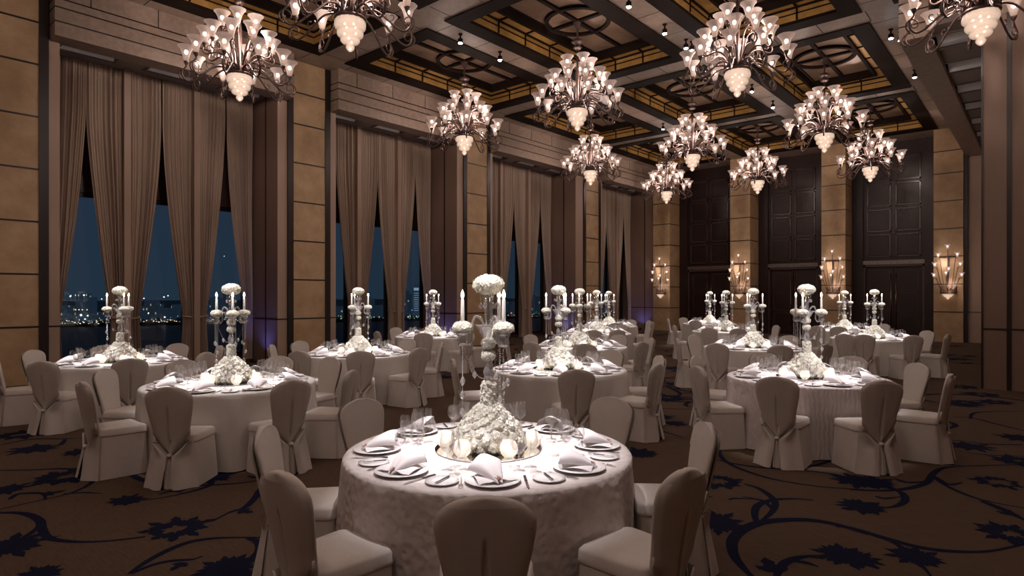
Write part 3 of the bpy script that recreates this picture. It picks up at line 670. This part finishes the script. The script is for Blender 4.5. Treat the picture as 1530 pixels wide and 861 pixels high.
# ---- chair
def make_chair():
    root = empty('banquet_chair', (0,0,0), 0, 'x', 'chair')
    # seat cover and skirt: rounded box flaring to the floor
    def sect(z, hw0, hw1, y0, y1, n=36, e=8.0):
        out = []
        for i in range(n):
            a = 2*PI*i/n; c, s = math.cos(a), math.sin(a)
            x = math.copysign(abs(c)**(2/e), c); y = math.copysign(abs(s)**(2/e), s)
            yy = (y0+y1)/2+(y1-y0)/2*y; hw = hw0+(hw1-hw0)*(yy-y0)/(y1-y0)
            out.append((hw*x, yy, z))
        return out
    def loft(secs, m=0, caps=True):
        n = len(secs[0]); mb.add([p for s in secs for p in s], [(k*n+i, k*n+(i+1) % n, (k+1)*n+(i+1) % n, (k+1)*n+i) for k in range(len(secs)-1) for i in range(n)]+([tuple(range(n))[::-1], tuple((len(secs)-1)*n+i for i in range(n))] if caps else []), m, True)
    mb = MB()
    loft([sect(.006,.235,.255,-.25,.205), sect(.2,.215,.24,-.23,.20), sect(.405,.195,.225,-.205,.195)], caps=False)
    mb.build('skirt', M['cover'], root)
    mb = MB()
    loft([sect(.395,.196,.226,-.206,.202), sect(.41,.202,.232,-.21,.208), sect(.42,.198,.228,-.206,.204), sect(.458,.196,.226,-.204,.202), sect(.472,.180,.21,-.19,.19), sect(.477,.12,.15,-.12,.13)])
    mb.build('seat', M['cover'], root)
    # backrest: shield shape
    mb = MB(); NZ = 28
    def hw(t):                       # half width up the back, t 0..1
        b = .150+.055*math.sin(min(1, t/.85)*PI/2)**2
        if t > .74: b *= math.sqrt(max(0, 1-((t-.74)/.262)**2.6))
        return max(b, .012)
    secs = []
    for k in range(NZ+1):
        t = k/NZ; t = 1-(1-t)**1.35
        z = .42+.50*t; yc = -.195-.085*t; th = .032-.012*t; h = hw(t); s = []
        for i in range(20):
            a = 2*PI*i/20; c, q = math.cos(a), math.sin(a)
            s.append((h*math.copysign(abs(c)**.7, c), yc+th*math.copysign(abs(q)**.8, q)-.018*(1-(min(1, abs(c)))**2), z))
        secs.append(s)
    n = 20; mb.add([p for s in secs for p in s], [(k*n+i, k*n+(i+1) % n, (k+1)*n+(i+1) % n, (k+1)*n+i) for k in range(NZ) for i in range(n)]+[tuple(range(n))[::-1], tuple(NZ*n+i for i in range(n))], 0, True)
    mb.build('backrest', M['cover'], root)
    # drape on the rear, drawn in to a V with an open pleat
    mb = MB()
    def dr(s, t):
        z = .30+.585*t; u = (z-.42)/.5; yc = -.195-.085*u-.012-.044*math.sqrt(max(0, 1-(2*s-1)**4))
        full = hw(min(.97, max(0, u)))+.008 if z > .47 else None
        if z <= .50:
            q = (z-.30)/.20; full = .014+(.168-.014)*q**.85
        q_ = 2*s-1; x = math.copysign(abs(q_)**1.6, q_)*full
        lens = math.exp(-((x)/.009)**2)*max(0, math.sin(PI*min(1, max(0, (z-.33)/.42))))
        y = yc -.008 + .055*lens - .0012*math.sin(x*55) - (.012*(1-(z-.30)/.2) if z < .5 else 0)
        return (x, y, z)
    mb.grid(dr, 44, 24)
    for s in (-1, 1):                # gathered edge of the V
        mb.tube([dr(.5+s*.5, t) for t in (0,.08,.16,.24,.32,.4)], .007, 6)
    mb.lathe([(.0,-.02),(.02,-.012),(.024,0),(.018,.014),(0,.02)], 10, c=(0,-.275,.30))
    mb.build('back_drape', M['cover'], root)
    # two tails of the skirt parting below the knot
    mb = MB()
    for s in (-1, 1):
        def tail(p, t):
            z = .006+.40*t; out = .245-.065*t; inn = .045*(1-t)**1.0+.004+(0 if t < .7 else 0)
            if t > .70: inn = inn+ (t-.70)/.30*.14
            x = s*(inn+(out-inn)*p); y = -.325+.075*t -.014*math.sin(p*PI*2.2)
            return (x, y+.10*p**2*(1-.4*t), z)
        mb.grid(tail, 10, 10)
    mb.grid(lambda p, t: ((p-.5)*.1, -.300+.03*t+.02*abs(p-.5)*2+.012*math.cos(p*20), .006+.30*t), 12, 6)
    mb.build('skirt_tail', M['cover'], root)
    return root
chair0 = make_chair(); chair_used = False
def put_chairs(tabk):
    global chair_used
    T = TAB[tabk]; tx, tz = T['p']; L = []
    for (px, py) in T['ch']:
        Z = FPX*(EYE-.92)/(py-HOR); X = (px-765)/FPX*Z
        dx, dz = X-tx, Z-tz; d = math.hypot(dx, dz); dm = min(max(d, 1.385), 1.5)
        X, Z = tx+dx/d*dm, tz+dz/d*dm; L.append((X, Z, dm, place_word(math.degrees(math.atan2(dz, dx)))))
    for (X, Z, dm, w_) in L:
        same = sorted(q[1] for q in L if q[3] == w_)
        q = '' if len(same) == 1 else (', nearer one' if Z == same[0] else ', farther one')
        wx, wy = cam2w(X, Z); cx, cyy = cam2w(tx, tz); fx, fy = (cx-wx)/dm, (cyy-wy)/dm
        if not chair_used: r = chair0; chair_used = True
        else: r = dup(chair0)
        r.location = (wx+fx*.27, wy+fy*.27, 0); r.rotation_euler = (0,0,math.atan2(-fx, fy))
        r['label'] = 'covered chair, %s of the %s%s' % (w_, T['n'], q); r['group'] = 'covered chairs round the ' + T['n']
CW = {}
# ---- flowers
def blossoms(mb, pts, size, rg):
    for (p, nrm) in pts:
        n = Vector(nrm).normalized(); t = n.cross(Vector((.3,.5,.8))).normalized(); b = n.cross(t); p = Vector(p)
        s = size*rg.uniform(.75,1.2); a0 = rg.random()*6; n = (n+t*rg.uniform(-.25,.25)+b*rg.uniform(-.25,.25)).normalized(); t = n.cross(b).normalized(); b = n.cross(t)
        for k in range(5):
            a = a0+2*PI*k/5; d = t*math.cos(a)+b*math.sin(a); e = t*math.cos(a+1.57)+b*math.sin(a+1.57)
            q = [p, p+d*s*.5+e*s*.42+n*s*.14, p+d*s*.92+e*s*.24+n*s*.24, p+d*s*.92-e*s*.24+n*s*.24*rg.uniform(.6,1.2), p+d*s*.5-e*s*.42+n*s*.14]
            mb.add(q, [(0,1,2,3,4)], 0, True)
def sphere_pts(c, r, n, rg, sq=1.0, zmin=-1):
    out = []
    for i in range(n):
        z = 1-2*(i+.5)/n; 
        if z < zmin: continue
        a = i*2.39996; q = math.sqrt(1-z*z); rr = r*rg.uniform(.93,1.05)
        out.append(((c[0]+rr*q*math.cos(a), c[1]+rr*q*math.sin(a), c[2]+rr*z*sq), (q*math.cos(a), q*math.sin(a), z)))
    return out
def ball(mb, c, r, n, size, rg, sq=1.0):
    mb.lathe([(0,-r*.86*sq),(r*.55,-r*.68*sq),(r*.86,0),(r*.55,r*.68*sq),(0,r*.86*sq)], 12, c=c)
    blossoms(mb, sphere_pts(c, r*.9, n, rg, sq), size, rg)
def make_flowers():
    rg = random.Random(5); root = empty('flower_arrangement', (0,0,0), 0, 'x', 'flowers')
    mb = MB(); prof = [(.205,0.0),(.228,.04),(.222,.09),(.19,.14),(.145,.185),(.09,.23),(.05,.26)]
    mb.lathe([(r*.94, z) for r, z in prof], 28); pts = []
    NB = 100
    for i in range(NB):
        a = i*2.39996; t = ((i+.5)/NB)**1.05; k = t*(len(prof)-1); i0 = min(int(k), len(prof)-2); f = k-i0
        r = prof[i0][0]*(1-f)+prof[i0+1][0]*f; z = prof[i0][1]*(1-f)+prof[i0+1][1]*f
        r = r*.85+rg.uniform(-.006,.010); q = rg.uniform(.028,.038)
        ball(mb, (r*math.cos(a), r*math.sin(a), max(z, .03)), q, 34, .0155, rg, .9)
    for i in range(12): a = rg.random()*6.3; mb.add([(.2*math.cos(a),.2*math.sin(a),.02),(.225*math.cos(a+.07),.225*math.sin(a+.07),.03),(.22*math.cos(a),.22*math.sin(a),.05),(.21*math.cos(a-.07),.21*math.sin(a-.07),.03)], [(0,1,2,3)], 1)
    mb.build('flower_mound', [M['petal'], M['leaf']], root)
    mb = MB(); mb.lathe([(.048,.2),(.05,.3),(.044,.40),(0,.42)], 14)
    for i in range(54):
        a = i*2.39996; z = .215+.195*i/53; r = .036*(1-.12*i/53)
        ball(mb, (r*math.cos(a), r*math.sin(a), z), rg.uniform(.016,.020), 20, .0115, rg, .9)
    mb.build('flower_column', M['petal'], root)
    return root
def beads(mb, pts, r=.0065):
    for p in pts: mb.lathe([(0,-r),(r,0),(0,r)], 6, c=tuple(p), sm=False)
def drop(mb, p, s=1.0):
    mb.lathe([(0,-.045*s),(.013*s,-.03*s),(.016*s,-.018*s),(.009*s,-.002*s),(0,.008*s)], 8, c=tuple(p), sm=False)
ARM_R = .165; CUP_Z = .565          # heights above the cloth
def make_candelabra():
    rg = random.Random(9); root = empty('crystal_candelabra', (0,0,0), 0, 'x', 'candelabra')
    mb = MB()
    mb.lathe([(.018,.39),(.024,.41),(.016,.43),(.030,.46),(.034,.49),(.022,.53),(.014,.55),(.02,.57)], 12)
    mb.lathe([(.014,.57),(.02,.62),(.014,.70),(.012,.76)], 12)
    mb.lathe([(.012,.76),(.026,.78),(.020,.80),(.024,.84),(.029,.90),(.026,.95),(.020,.985),(.03,1.0)], 14)
    mb.build('stem', M['crystal'], root)
    mb = MB(); mb.shell([(.02,.69),(.035,.71),(.055,.74),(.072,.775),(.085,.79),(.082,.792)], 24, mod=lambda a, k: 1+.05*math.cos(12*a)); mb.build('glass_cup', M['crystal'], root)
    for z, r, sq in ((.595,.046,.8),(.672,.046,.85)):
        mb = MB(); ball(mb, (0,0,z), r, 120, .015, rg, sq); mb.build('flower_ball', M['petal'], root)
    mb = MB(); ball(mb, (0,0,1.045), .100, 420, .021, rg, .62); mb.build('flower_ball', M['petal'], root)
    mb = MB()
    for k in range(6): a = 2*PI*k/6; beads(mb, [(.05*math.cos(a), .05*math.sin(a), .985-.012*q) for q in range(4)], .005); drop(mb, (.05*math.cos(a), .05*math.sin(a), .93), .9)
    mb.build('bead_strand', M['crystal'], root)
    for k in range(3):
        a = 2*PI*k/3; ca, sa = math.cos(a), math.sin(a)
        P3 = lambda r, z: (r*ca, r*sa, z)
        mb = MB(); mb.tube(spline([P3(.02,.76),P3(.05,.83),P3(.085,.84),P3(.105,.78),P3(.10,.70),P3(.125,.665),P3(.155,.68)], 5), .0085, 8); mb.build('arm', M['crystal'], root)
        mb = MB(); mb.lathe([(.012,.655),(.03,.665),(.036,.69),(.028,.71),(.040,.735),(.046,.745),(.02,.75)], 16, c=P3(ARM_R,0)); mb.build('glass_cup', M['crystal'], root)
        mb = MB(); ball(mb, P3(ARM_R,.775), .064, 190, .017, rg, .55); mb.build('flower_ball', M['petal'], root)
        mb = MB()
        for j, (off, L) in enumerate(((0,.40),(.03,.20),(-.028,.30))):
            x = P3(ARM_R,0)[0]-sa*off; y = P3(ARM_R,0)[1]+ca*off; nb = int(L/.013); beads(mb, [(x, y, .66-.013*q) for q in range(nb)], .0048); drop(mb, (x, y, .66-L), 1.1)
            if j == 0: drop(mb, (x, y, .66-L*.55), .9)
        sw = [P3(ARM_R+( .02-ARM_R)*t, .66-.16*math.sin(PI*t*.62)-.06*t) for t in [q/17 for q in range(18)]]; beads(mb, sw, .0045); drop(mb, sw[9], 1.0)
        mb.build('bead_strand', M['crystal'], root)
    return root
def make_candle():
    root = empty('taper_candle', (0,0,0), 0, 'x', 'candle')
    mb = MB(); mb.lathe([(.0125,0),(.0125,.06),(.0105,.155),(.006,.163),(0,.164)], 12); mb.build('wax', M['wax'], root)
    mb = MB(); mb.lathe([(0,.162),(.009,.172),(.0115,.183),(.007,.202),(0,.218)], 8); mb.build('flame', M['flame'], root)
    return root
def make_votive():
    root = empty('votive_candle', (0,0,0), 0, 'x', 'candle holder')
    mb = MB(); mb.shell([(.022,0),(.03,.004),(.048,.025),(.055,.05),(.050,.075),(.038,.095),(.034,.10)], 24, mod=lambda a, k: 1+.03*math.cos(12*a)); mb.build('ribbed_glass', M['globe'], root)
    mb = MB(); mb.lathe([(.022,.004),(.022,.03),(.02,.032),(0,.032)], 12); mb.build('wax', M['wax'], root)
    mb = MB(); mb.lathe([(0,.034),(.010,.044),(.012,.052),(.005,.07),(0,.078)], 8); mb.build('flame', M['vglow'], root)
    return root
def make_tray():
    mb = MB(); mb.lathe([(0,.0),(.33,.0),(.34,.004),(.34,.010),(0,.010)], 48, sm=False); o = mb.build('mirror_tray', M['mirror']); tag(o, 'x', 'tray'); return o
# ---- place settings
def make_plate():
    mb = MB(); mb.lathe([(0,0),(.07,0),(.085,.004),(.145,.014),(.150,.017),(.147,.019),(.085,.009),(.07,.007),(0,.007)], 36); o = mb.build('dinner_plate', M['china']); tag(o, 'x', 'plate'); return o
def make_side():
    mb = MB(); mb.lathe([(0,0),(.05,0),(.088,.009),(.09,.012),(.05,.006),(0,.006)], 28); o = mb.build('side_plate', M['china']); tag(o, 'x', 'plate'); return o
def make_napkin():
    root = empty('folded_napkin', (0,0,0), 0, 'x', 'napkin')
    mb = MB()
    def fn(s, t):       # cone-like fan open to one side
        a = (s-.5)*2.9; r = .02+.135*t
        x = r*math.sin(a)*.74; y = (t-.45)*.23+.015*math.cos(a*3); z = .010+(.115*math.sin(t*1.75)+.010)*math.cos(a*.95)**.8+.005*math.sin(a*5+t*2)*t
        return (x, y, max(z, .008))
    mb.grid(fn, 26, 12); mb.grid(lambda s, t: ((s-.5)*.25*(1-.3*t), -.09+t*.20, .012+.012*math.sin(PI*t)+.02*(1-abs(2*s-1))+.004*math.sin(s*14+t*4)), 18, 8)
    mb.build('linen', M['napkin'], root)
    mb = MB(); rg = random.Random(2)
    for k in range(22):
        a = rg.random()*6.3; e = rg.uniform(.1,1.4); L = rg.uniform(.02,.034)
        d = Vector((math.cos(a)*math.cos(e), math.sin(a)*math.cos(e), math.sin(e)))
        mb.tube([(0,-.085,.022), tuple(Vector((0,-.085,.022))+d*L)], [.0045,.0015], 5)
    mb.build('coral_ornament', M['coral'], root)
    return root
def glass_obj(name, prof, cat='glass'):
    mb = MB(); mb.shell(prof, 18); o = mb.build(name, M['glass']); tag(o, 'x', cat); return o
def make_glasses():
    foot = [(.034,0),(.034,.002),(.010,.006),(.004,.012)]
    return [
      ('tall water goblet', glass_obj('water_goblet', foot+[(.004,.085),(.012,.095),(.034,.12),(.042,.15),(.040,.185),(.035,.215)])),
      ('red wine glass', glass_obj('red_wine_glass', foot+[(.004,.09),(.010,.098),(.036,.118),(.044,.145),(.040,.18),(.033,.205)])),
      ('white wine glass', glass_obj('white_wine_glass', foot+[(.004,.08),(.010,.088),(.028,.105),(.034,.13),(.031,.16),(.027,.18)])),
      ('champagne flute', glass_obj('champagne_flute', foot+[(.004,.09),(.012,.10),(.022,.125),(.024,.17),(.020,.225)])) ]
def make_cutlery():
    out = []
    k = MB(); k.box(-.007,.007,-.11,-.02,.001,.006,1); k.grid(lambda s, t: (-.007+.014*s*(1-.4*t), -.02+.13*t, .004), 2, 4, 0, False); k.box(-.006,.006,-.02,.09,.001,.004,0)
    a = k.build('dinner_knife', [M['steel'], M['steelh']]); tag(a, 'x', 'knife'); out.append(a)
    k = MB(); k.box(-.004,.004,-.11,.02,.001,.005); k.box(-.012,.012,.02,.035,.001,.004)
    for x in (-.0105,-.0035,.0035,.0105): k.box(x-.0018,x+.0018,.035,.085,.001,.004)
    a = k.build('dinner_fork', [M['steel']]); tag(a, 'x', 'fork'); out.append(a)
    k = MB(); k.box(-.005,.005,-.07,0,.001,.005,1); k.box(-.006,.006,0,.06,.001,.003,0)
    a = k.build('butter_knife', [M['steel'], M['steelh']]); tag(a, 'x', 'knife'); out.append(a)
    return out
PROTO = dict(fl=make_flowers(), ca=make_candelabra(), cd=make_candle(), vo=make_votive(), tr=make_tray(), pl=make_plate(), sd=make_side(), nk=make_napkin())
GL = make_glasses(); CU = make_cutlery(); USED = set()
def put(proto, loc, rz, label, group, scale=None):
    if proto.name not in USED: USED.add(proto.name); r = proto
    else: r = dup(proto)
    r.location = loc; r.rotation_euler = (0,0,rz); r['label'] = label; r['group'] = group
    if scale: r.scale = scale
    return r
def short(k): return TAB[k]['n']
SPOTS = []
for ti, (tk, T) in enumerate(TAB.items()):
    X, Z = T['p']; cx, cyy = cam2w(X, Z); nm = T['n']; TZ = .762
    tb = empty('banquet_table', (cx, cyy, 0), R41, 'round banquet table in floor-length white cloth, the ' + nm, 'table', 'round banquet tables')
    cloth_mesh(T['cloth'], ti+1).build('tablecloth', M[T['cloth']], tb)
    put_chairs(tk)
    rr = R41+math.radians(T['rot'])
    put(PROTO['tr'], (cx, cyy, TZ-.001), rr, 'round mirror tray on the ' + nm, 'mirror trays')
    put(PROTO['fl'], (cx, cyy, TZ+.009), rr, 'mound of white blossoms on the ' + nm, 'white flower arrangements')
    put(PROTO['ca'], (cx, cyy, TZ), rr, 'crystal candelabra on the ' + nm, 'crystal candelabras')
    for k in range(3):
        a = rr+2*PI*k/3; put(PROTO['cd'], (cx+ARM_R*math.cos(a), cyy+ARM_R*math.sin(a), TZ+.795), 0, 'lit taper candle on the %s arm, %s' % (place_word(math.degrees(a-R41)).replace(' side',''), nm), 'lit taper candles')
    for k in range(6):
        a = R41+math.radians(-62+60*k+7*ti); put(PROTO['vo'], (cx+.28*math.cos(a), cyy+.28*math.sin(a), TZ+.010), 0, 'glowing glass votive, %s of the flowers, %s' % (place_word(math.degrees(a-R41)).replace(' side',''), nm), 'votive candles')
    near = tk in 'abfj'
    for k in range(8):
        ad = -90+45*k+(0 if tk != 'a' else 4); a = R41+math.radians(ad); wd = place_word(ad)
        ux, uy = math.cos(a), math.sin(a); vx, vy = -uy, ux            # outward, sideways (to the guest's right seen from the centre)
        at = lambda r, s: (cx+ux*r+vx*s, cyy+uy*r+vy*s, TZ)
        rz = a+PI/2
        put(PROTO['pl'], at(.70,0), rz, 'white dinner plate, %s of the %s' % (wd, nm), 'dinner plates')
        p = at(.70,0); put(PROTO['nk'], (p[0], p[1], TZ+.008), rz+random.uniform(-.5,.5), 'white coral-trimmed napkin, %s of the %s' % (wd, nm), 'folded napkins', (.88,.88,.82))
        spots = ((.50,.155),(.43,.225),(.53,.245),(.42,.135))
        for g, (nme, pr_) in enumerate(GL):
            if not near and g == 3: continue
            r_, s_ = spots[g]; put(pr_, at(r_, s_), 0, '%s, %s of the %s' % (nme, wd, nm), nme+'es' if nme.endswith('glass') else nme+'s')
        if tk in 'abfjcdk': put(PROTO['sd'], at(.69,-.265), rz, 'small white side plate, %s of the %s' % (wd, nm), 'side plates')
        if tk in 'abj':
            put(CU[0], at(.72,.175), rz+PI, 'dark-handled dinner knife, %s of the %s' % (wd, nm), 'dinner knives')
            put(CU[1], at(.72,-.165), rz+PI, 'polished steel dinner fork, %s of the %s' % (wd, nm), 'dinner forks')
            q = at(.69,-.265); put(CU[2], (q[0], q[1], TZ+.012), rz+2.6, 'butter knife on side plate, %s of the %s' % (wd, nm), 'butter knives')
    SPOTS.append((cx, cyy, nm))

# ================================================================== TRACK SPOTLIGHTS on the ceiling beams
FIX = {'a':(-2.75,3.4),'b':(-6.65,3.6),'c':(-10.55,3.0),'d':(-10.5,10.2),'e':(-10.5,11.6),'f':(-2.75,7.6),'g':(-6.6,14.0),'h':(-10.5,14.6),'i':(-10.45,20.3),
       'j':(-2.75,9.6),'k':(-6.6,12.9),'l':(-2.75,16.6),'m':(-2.75,20.0),'n':(-6.6,20.25),'o':(-6.6,22.97)}
def make_spot():
    root = empty('ceiling_spotlight', (0,0,0), 0, 'x', 'spotlight')
    mb = MB(); mb.lathe([(.05,.05),(.05,.03),(.02,.02),(.02,-.07)], 14); mb.lathe([(.035,-.06),(.055,-.07),(.058,-.16),(.05,-.165)], 16); mb.build('housing', M['frame'], root)
    mb = MB(); mb.lathe([(0,-.195),(.03,-.188),(.045,-.175),(.048,-.166),(0,-.160)], 16); mb.build('lens', M['spotlens'], root)
    return root
sp0 = make_spot()
for i, (tk, (fx, fy)) in enumerate(FIX.items()):
    r = sp0 if i == 0 else dup(sp0)
    r.location = (fx, fy, CT-.05); r['label'] = 'small ceiling spotlight trained on the ' + TAB[tk]['n']; r['group'] = 'ceiling spotlights'
    X, Z = TAB[tk]['p']; cx, cyy = cam2w(X, Z)
    L = lamp('spot_lamp', 'SPOT', (fx, fy, CT-.27), P_SPOT, C_SPOT, .04, None, spot=math.radians(15.5), blend=1.0)
    d = Vector((cx-fx, cyy-fy, 1.0-(CT-.27))); L.rotation_euler = d.to_track_quat('-Z', 'Y').to_euler()
    L.data.energy = P_SPOT*(d.length/6.7)**2
    L.data.spot_size = 2*math.atan(1.02/d.length)
    bx = min((-10.5, -6.55, -2.6, .3), key=lambda q: abs(q-(cx+1.1))); by = cyy-2.3  # second spot per table, added to light the flowers from the viewer's side
    r = dup(sp0); r.location = (bx, by, CT-.05); r['label'] = 'added second small ceiling spotlight trained on the ' + TAB[tk]['n']; r['group'] = 'ceiling spotlights'
    L2 = lamp('spot_lamp', 'SPOT', (bx, by, CT-.27), P_SPOT, C_SPOT, .04, None, spot=.3, blend=1.0)
    d = Vector((cx-bx, cyy-by, .9-(CT-.27))); L2.rotation_euler = d.to_track_quat('-Z', 'Y').to_euler(); L2.data.energy = P_SPOT*(d.length/6.7)**2; L2.data.spot_size = 2*math.atan(.95/d.length)
# smoke detectors / small heads on the fascia side of the ceiling
for i, (px, py) in enumerate(((551,118),(770,190))):
    k = (HOR-py)/(1565-px); v = -(CT-EYE)*CR/k; r_ = (px-765)/FPX; Zz = FPX*(CT-EYE)/(HOR-py); x, y = cam2w(r_*Zz, Zz)
    mb = MB(); mb.lathe([(.06,0),(.06,-.03),(.02,-.05),(.02,-.12),(.045,-.13),(0,-.14)], 14); o = mb.build('sprinkler_head', M['frame']); o.location = (x, y, CT)
    tag(o, 'small dark sprinkler head on the ceiling edge above the %s window bay' % ('second' if i == 0 else 'third'), 'sprinkler')

# ================================================================== OUTSIDE: harbour at dusk
se = MB(); se.add([(-4000,-1500,-29.5),(-19,-1500,-29.5),(-19,6000,-29.5),(-4000,6000,-29.5)], [(0,1,2,3)]); o = se.build('harbour_water', M['sea']); o['kind'] = 'structure'
def city_mat(name, base, thr, st, sx_, sz_, tint):
    m = bpy.data.materials.new(name); m.use_nodes = True; t = m.node_tree; b = t.nodes['Principled BSDF']
    b.inputs['Base Color'].default_value = (.01,.015,.02,1); b.inputs['Roughness'].default_value = .9
    tc_ = t.nodes.new('ShaderNodeTexCoord'); mp = t.nodes.new('ShaderNodeMapping'); mp.inputs['Scale'].default_value = (1/sx_, 1/sx_, 1/sz_)
    wn_ = t.nodes.new('ShaderNodeTexWhiteNoise'); fl_ = t.nodes.new('ShaderNodeVectorMath'); fl_.operation = 'FLOOR'
    gt = t.nodes.new('ShaderNodeMath'); gt.operation = 'GREATER_THAN'; gt.inputs[1].default_value = thr
    mx = t.nodes.new('ShaderNodeMixRGB'); mx.inputs[1].default_value = (*base, 1); mx.inputs[2].default_value = (*[c*st for c in tint], 1)  # base is haze put into the walls' emission, tint the lit windows
    t.links.new(tc_.outputs['Object'], mp.inputs[0]); t.links.new(mp.outputs[0], fl_.inputs[0]); t.links.new(fl_.outputs[0], wn_.inputs['Vector'])
    t.links.new(wn_.outputs['Value'], gt.inputs[0]); t.links.new(gt.outputs[0], mx.inputs[0]); t.links.new(mx.outputs[0], b.inputs['Emission Color'])
    b.inputs['Emission Strength'].default_value = 1; m.cycles.emission_sampling = 'NONE'; return m
M['city1'] = city_mat('city_windows_sparse', (.009,.020,.032), .988, .35, 1.7, 2.2, (.7,.9,1))
M['city2'] = city_mat('city_windows_warm', (.009,.018,.028), .986, .35, 1.8, 2.4, (1,.75,.45))
M['far'] = emis('far_tower_haze', (.012,.030,.048), 1, (.01,.01,.01)); M['towerlit'] = emis('tower_lit_floor', (.62,.8,1), .38); M['towerdim'] = emis('tower_dim_floor', (.5,.75,1), .07)  # tower body carries dusk haze as emission; the bands are lit floors
M['shore'] = mat('shore_bank', (.008,.012,.015), .9)
M['pt_w'] = emis('shore_light_warm', (1,.7,.35), 1.6); M['pt_g'] = emis('shore_light_green', (.35,.8,.45), .8); M['pt_c'] = emis('shore_light_white', (.8,.95,1), 2.0); M['pt_r'] = emis('shore_light_red', (1,.15,.12), 1.2)
def far_pt(px, dist):                                   # a far place in the direction seen at that column
    r_ = (px-765)/FPX; return cam2w(r_*dist, dist)
def shore_y(px): return 489-(px-85)*.0185
def shore_dist(px): return FPX*(EYE+29.5)/(shore_y(px)-HOR)
rg = random.Random(11)
BL = []; BC = {}; ORD = 'first second third fourth fifth sixth seventh eighth ninth tenth eleventh twelfth thirteenth fourteenth fifteenth sixteenth seventeenth eighteenth nineteenth twentieth'.split()
for (p0, p1) in ((82,160),(203,272),(300,350),(489,508),(534,572),(594,632),(754,772),(790,812),(900,910),(925,940)):
    x = p0
    while x < p1:
        wpx = rg.uniform(9, 22); top = rg.uniform(441, 472) if p0 < 300 else rg.uniform(436, 462); BL.append((x, wpx, top)); x += wpx*rg.uniform(.75,1.3)
for i, (px, wpx, ytop) in enumerate(BL):
    D = shore_dist(px)*rg.uniform(1.06,1.25); wd = wpx/FPX*D; hgt = EYE+29.5+(HOR-ytop)/FPX*D; x, y = far_pt(px, D)
    b = MB(); b.box(-wd/2, wd/2, -wd/2, wd/2, 0, hgt); 
    if i % 3 == 0: b.box(-wd/4, wd/4, -wd/4, wd/4, hgt, hgt+4)
    if i % 4 == 1: b.box(-wd/2-wd*.3, -wd/2, -wd/3, wd/3, 0, hgt*.7)
    o = b.build('far_building', M['city1'] if i % 2 else M['city2']); o.location = (x, y, -29.5); o.rotation_euler = (0,0,R41+rg.uniform(-.3,.3))
    k = 'nearest' if px < 400 else ('second' if px < 700 else ('third' if px < 860 else 'farthest'))
    BC[k] = BC.get(k, 0)+1; tag(o, 'dark hazy building across the water, %s from the left in the %s bay' % (ORD[BC[k]-1], k), 'building', 'dark buildings across the harbour')
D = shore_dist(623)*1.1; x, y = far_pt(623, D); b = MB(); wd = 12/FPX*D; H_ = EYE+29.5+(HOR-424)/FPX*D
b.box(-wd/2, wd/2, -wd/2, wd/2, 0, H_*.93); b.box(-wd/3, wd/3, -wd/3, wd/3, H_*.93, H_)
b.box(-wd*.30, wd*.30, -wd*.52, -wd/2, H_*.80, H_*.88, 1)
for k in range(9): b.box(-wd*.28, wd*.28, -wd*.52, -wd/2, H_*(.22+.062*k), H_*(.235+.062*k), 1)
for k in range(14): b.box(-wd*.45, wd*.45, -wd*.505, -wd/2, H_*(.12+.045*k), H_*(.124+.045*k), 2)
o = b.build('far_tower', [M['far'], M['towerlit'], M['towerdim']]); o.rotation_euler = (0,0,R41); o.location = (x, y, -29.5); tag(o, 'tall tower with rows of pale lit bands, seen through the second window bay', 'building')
sh = MB()
for k in range(60):
    p0, p1 = 60+k*15, 75+k*15; a = far_pt(p0, shore_dist(p0)); b2 = far_pt(p1, shore_dist(p1)); c = far_pt(p1, shore_dist(p1)*1.5); d = far_pt(p0, shore_dist(p0)*1.5)
    sh.add([(*a,-29.4),(*b2,-29.4),(*c,-27),(*d,-27),(*a,-26.5),(*b2,-26.5)], [(0,1,5,4),(4,5,2,3)])
o = sh.build('shore_bank', M['shore']); o['kind'] = 'structure'
pts = MB()
for k in range(520):
    px = rg.uniform(80, 950); D = shore_dist(px)*rg.uniform(.985,1.04); z = -27+abs(rg.gauss(0, 1))*2.2; s = rg.uniform(.4,1.0)*D/1100
    m = rg.choice([0,0,0,2]) if px < 400 else rg.choice([1,1,1,0,2])
    x, y = far_pt(px, D); pts.lathe([(0,-s),(s,0),(0,s)], 5, c=(x, y, z), m=m)
for (px, py, m, s) in ((105,443,2,1.3),(125,441,2,1.),(152,447,2,1),(118,463,0,1),(113,463,0,1),(123,463,0,1),(130,463,0,1),(205,449,2,1),(215,446,2,1),(245,444,2,1.2),(251,442,2,1),(246,474,2,1.2),(222,468,2,1),
                      (121,471,2,1.8),(131,472,2,1.3),(127,477,2,1.2),(492,437,2,1.2),(491,450,2,1.2),(764,468,3,1.6),(762,474,3,1.5),(597,459,2,1.),(335,383,2,.6)):
    D = shore_dist(px)*1.03; x, y = far_pt(px, D); z = EYE+(HOR-py)/FPX*D; q = s*D/900; pts.lathe([(0,-q),(q,0),(0,q)], 6, c=(x, y, z), m=m)
o = pts.build('shore_lights', [M['pt_w'], M['pt_g'], M['pt_c'], M['pt_r']]); tag(o, 'string of tiny lights along the far shore across the water', 'lights', None, 'stuff')
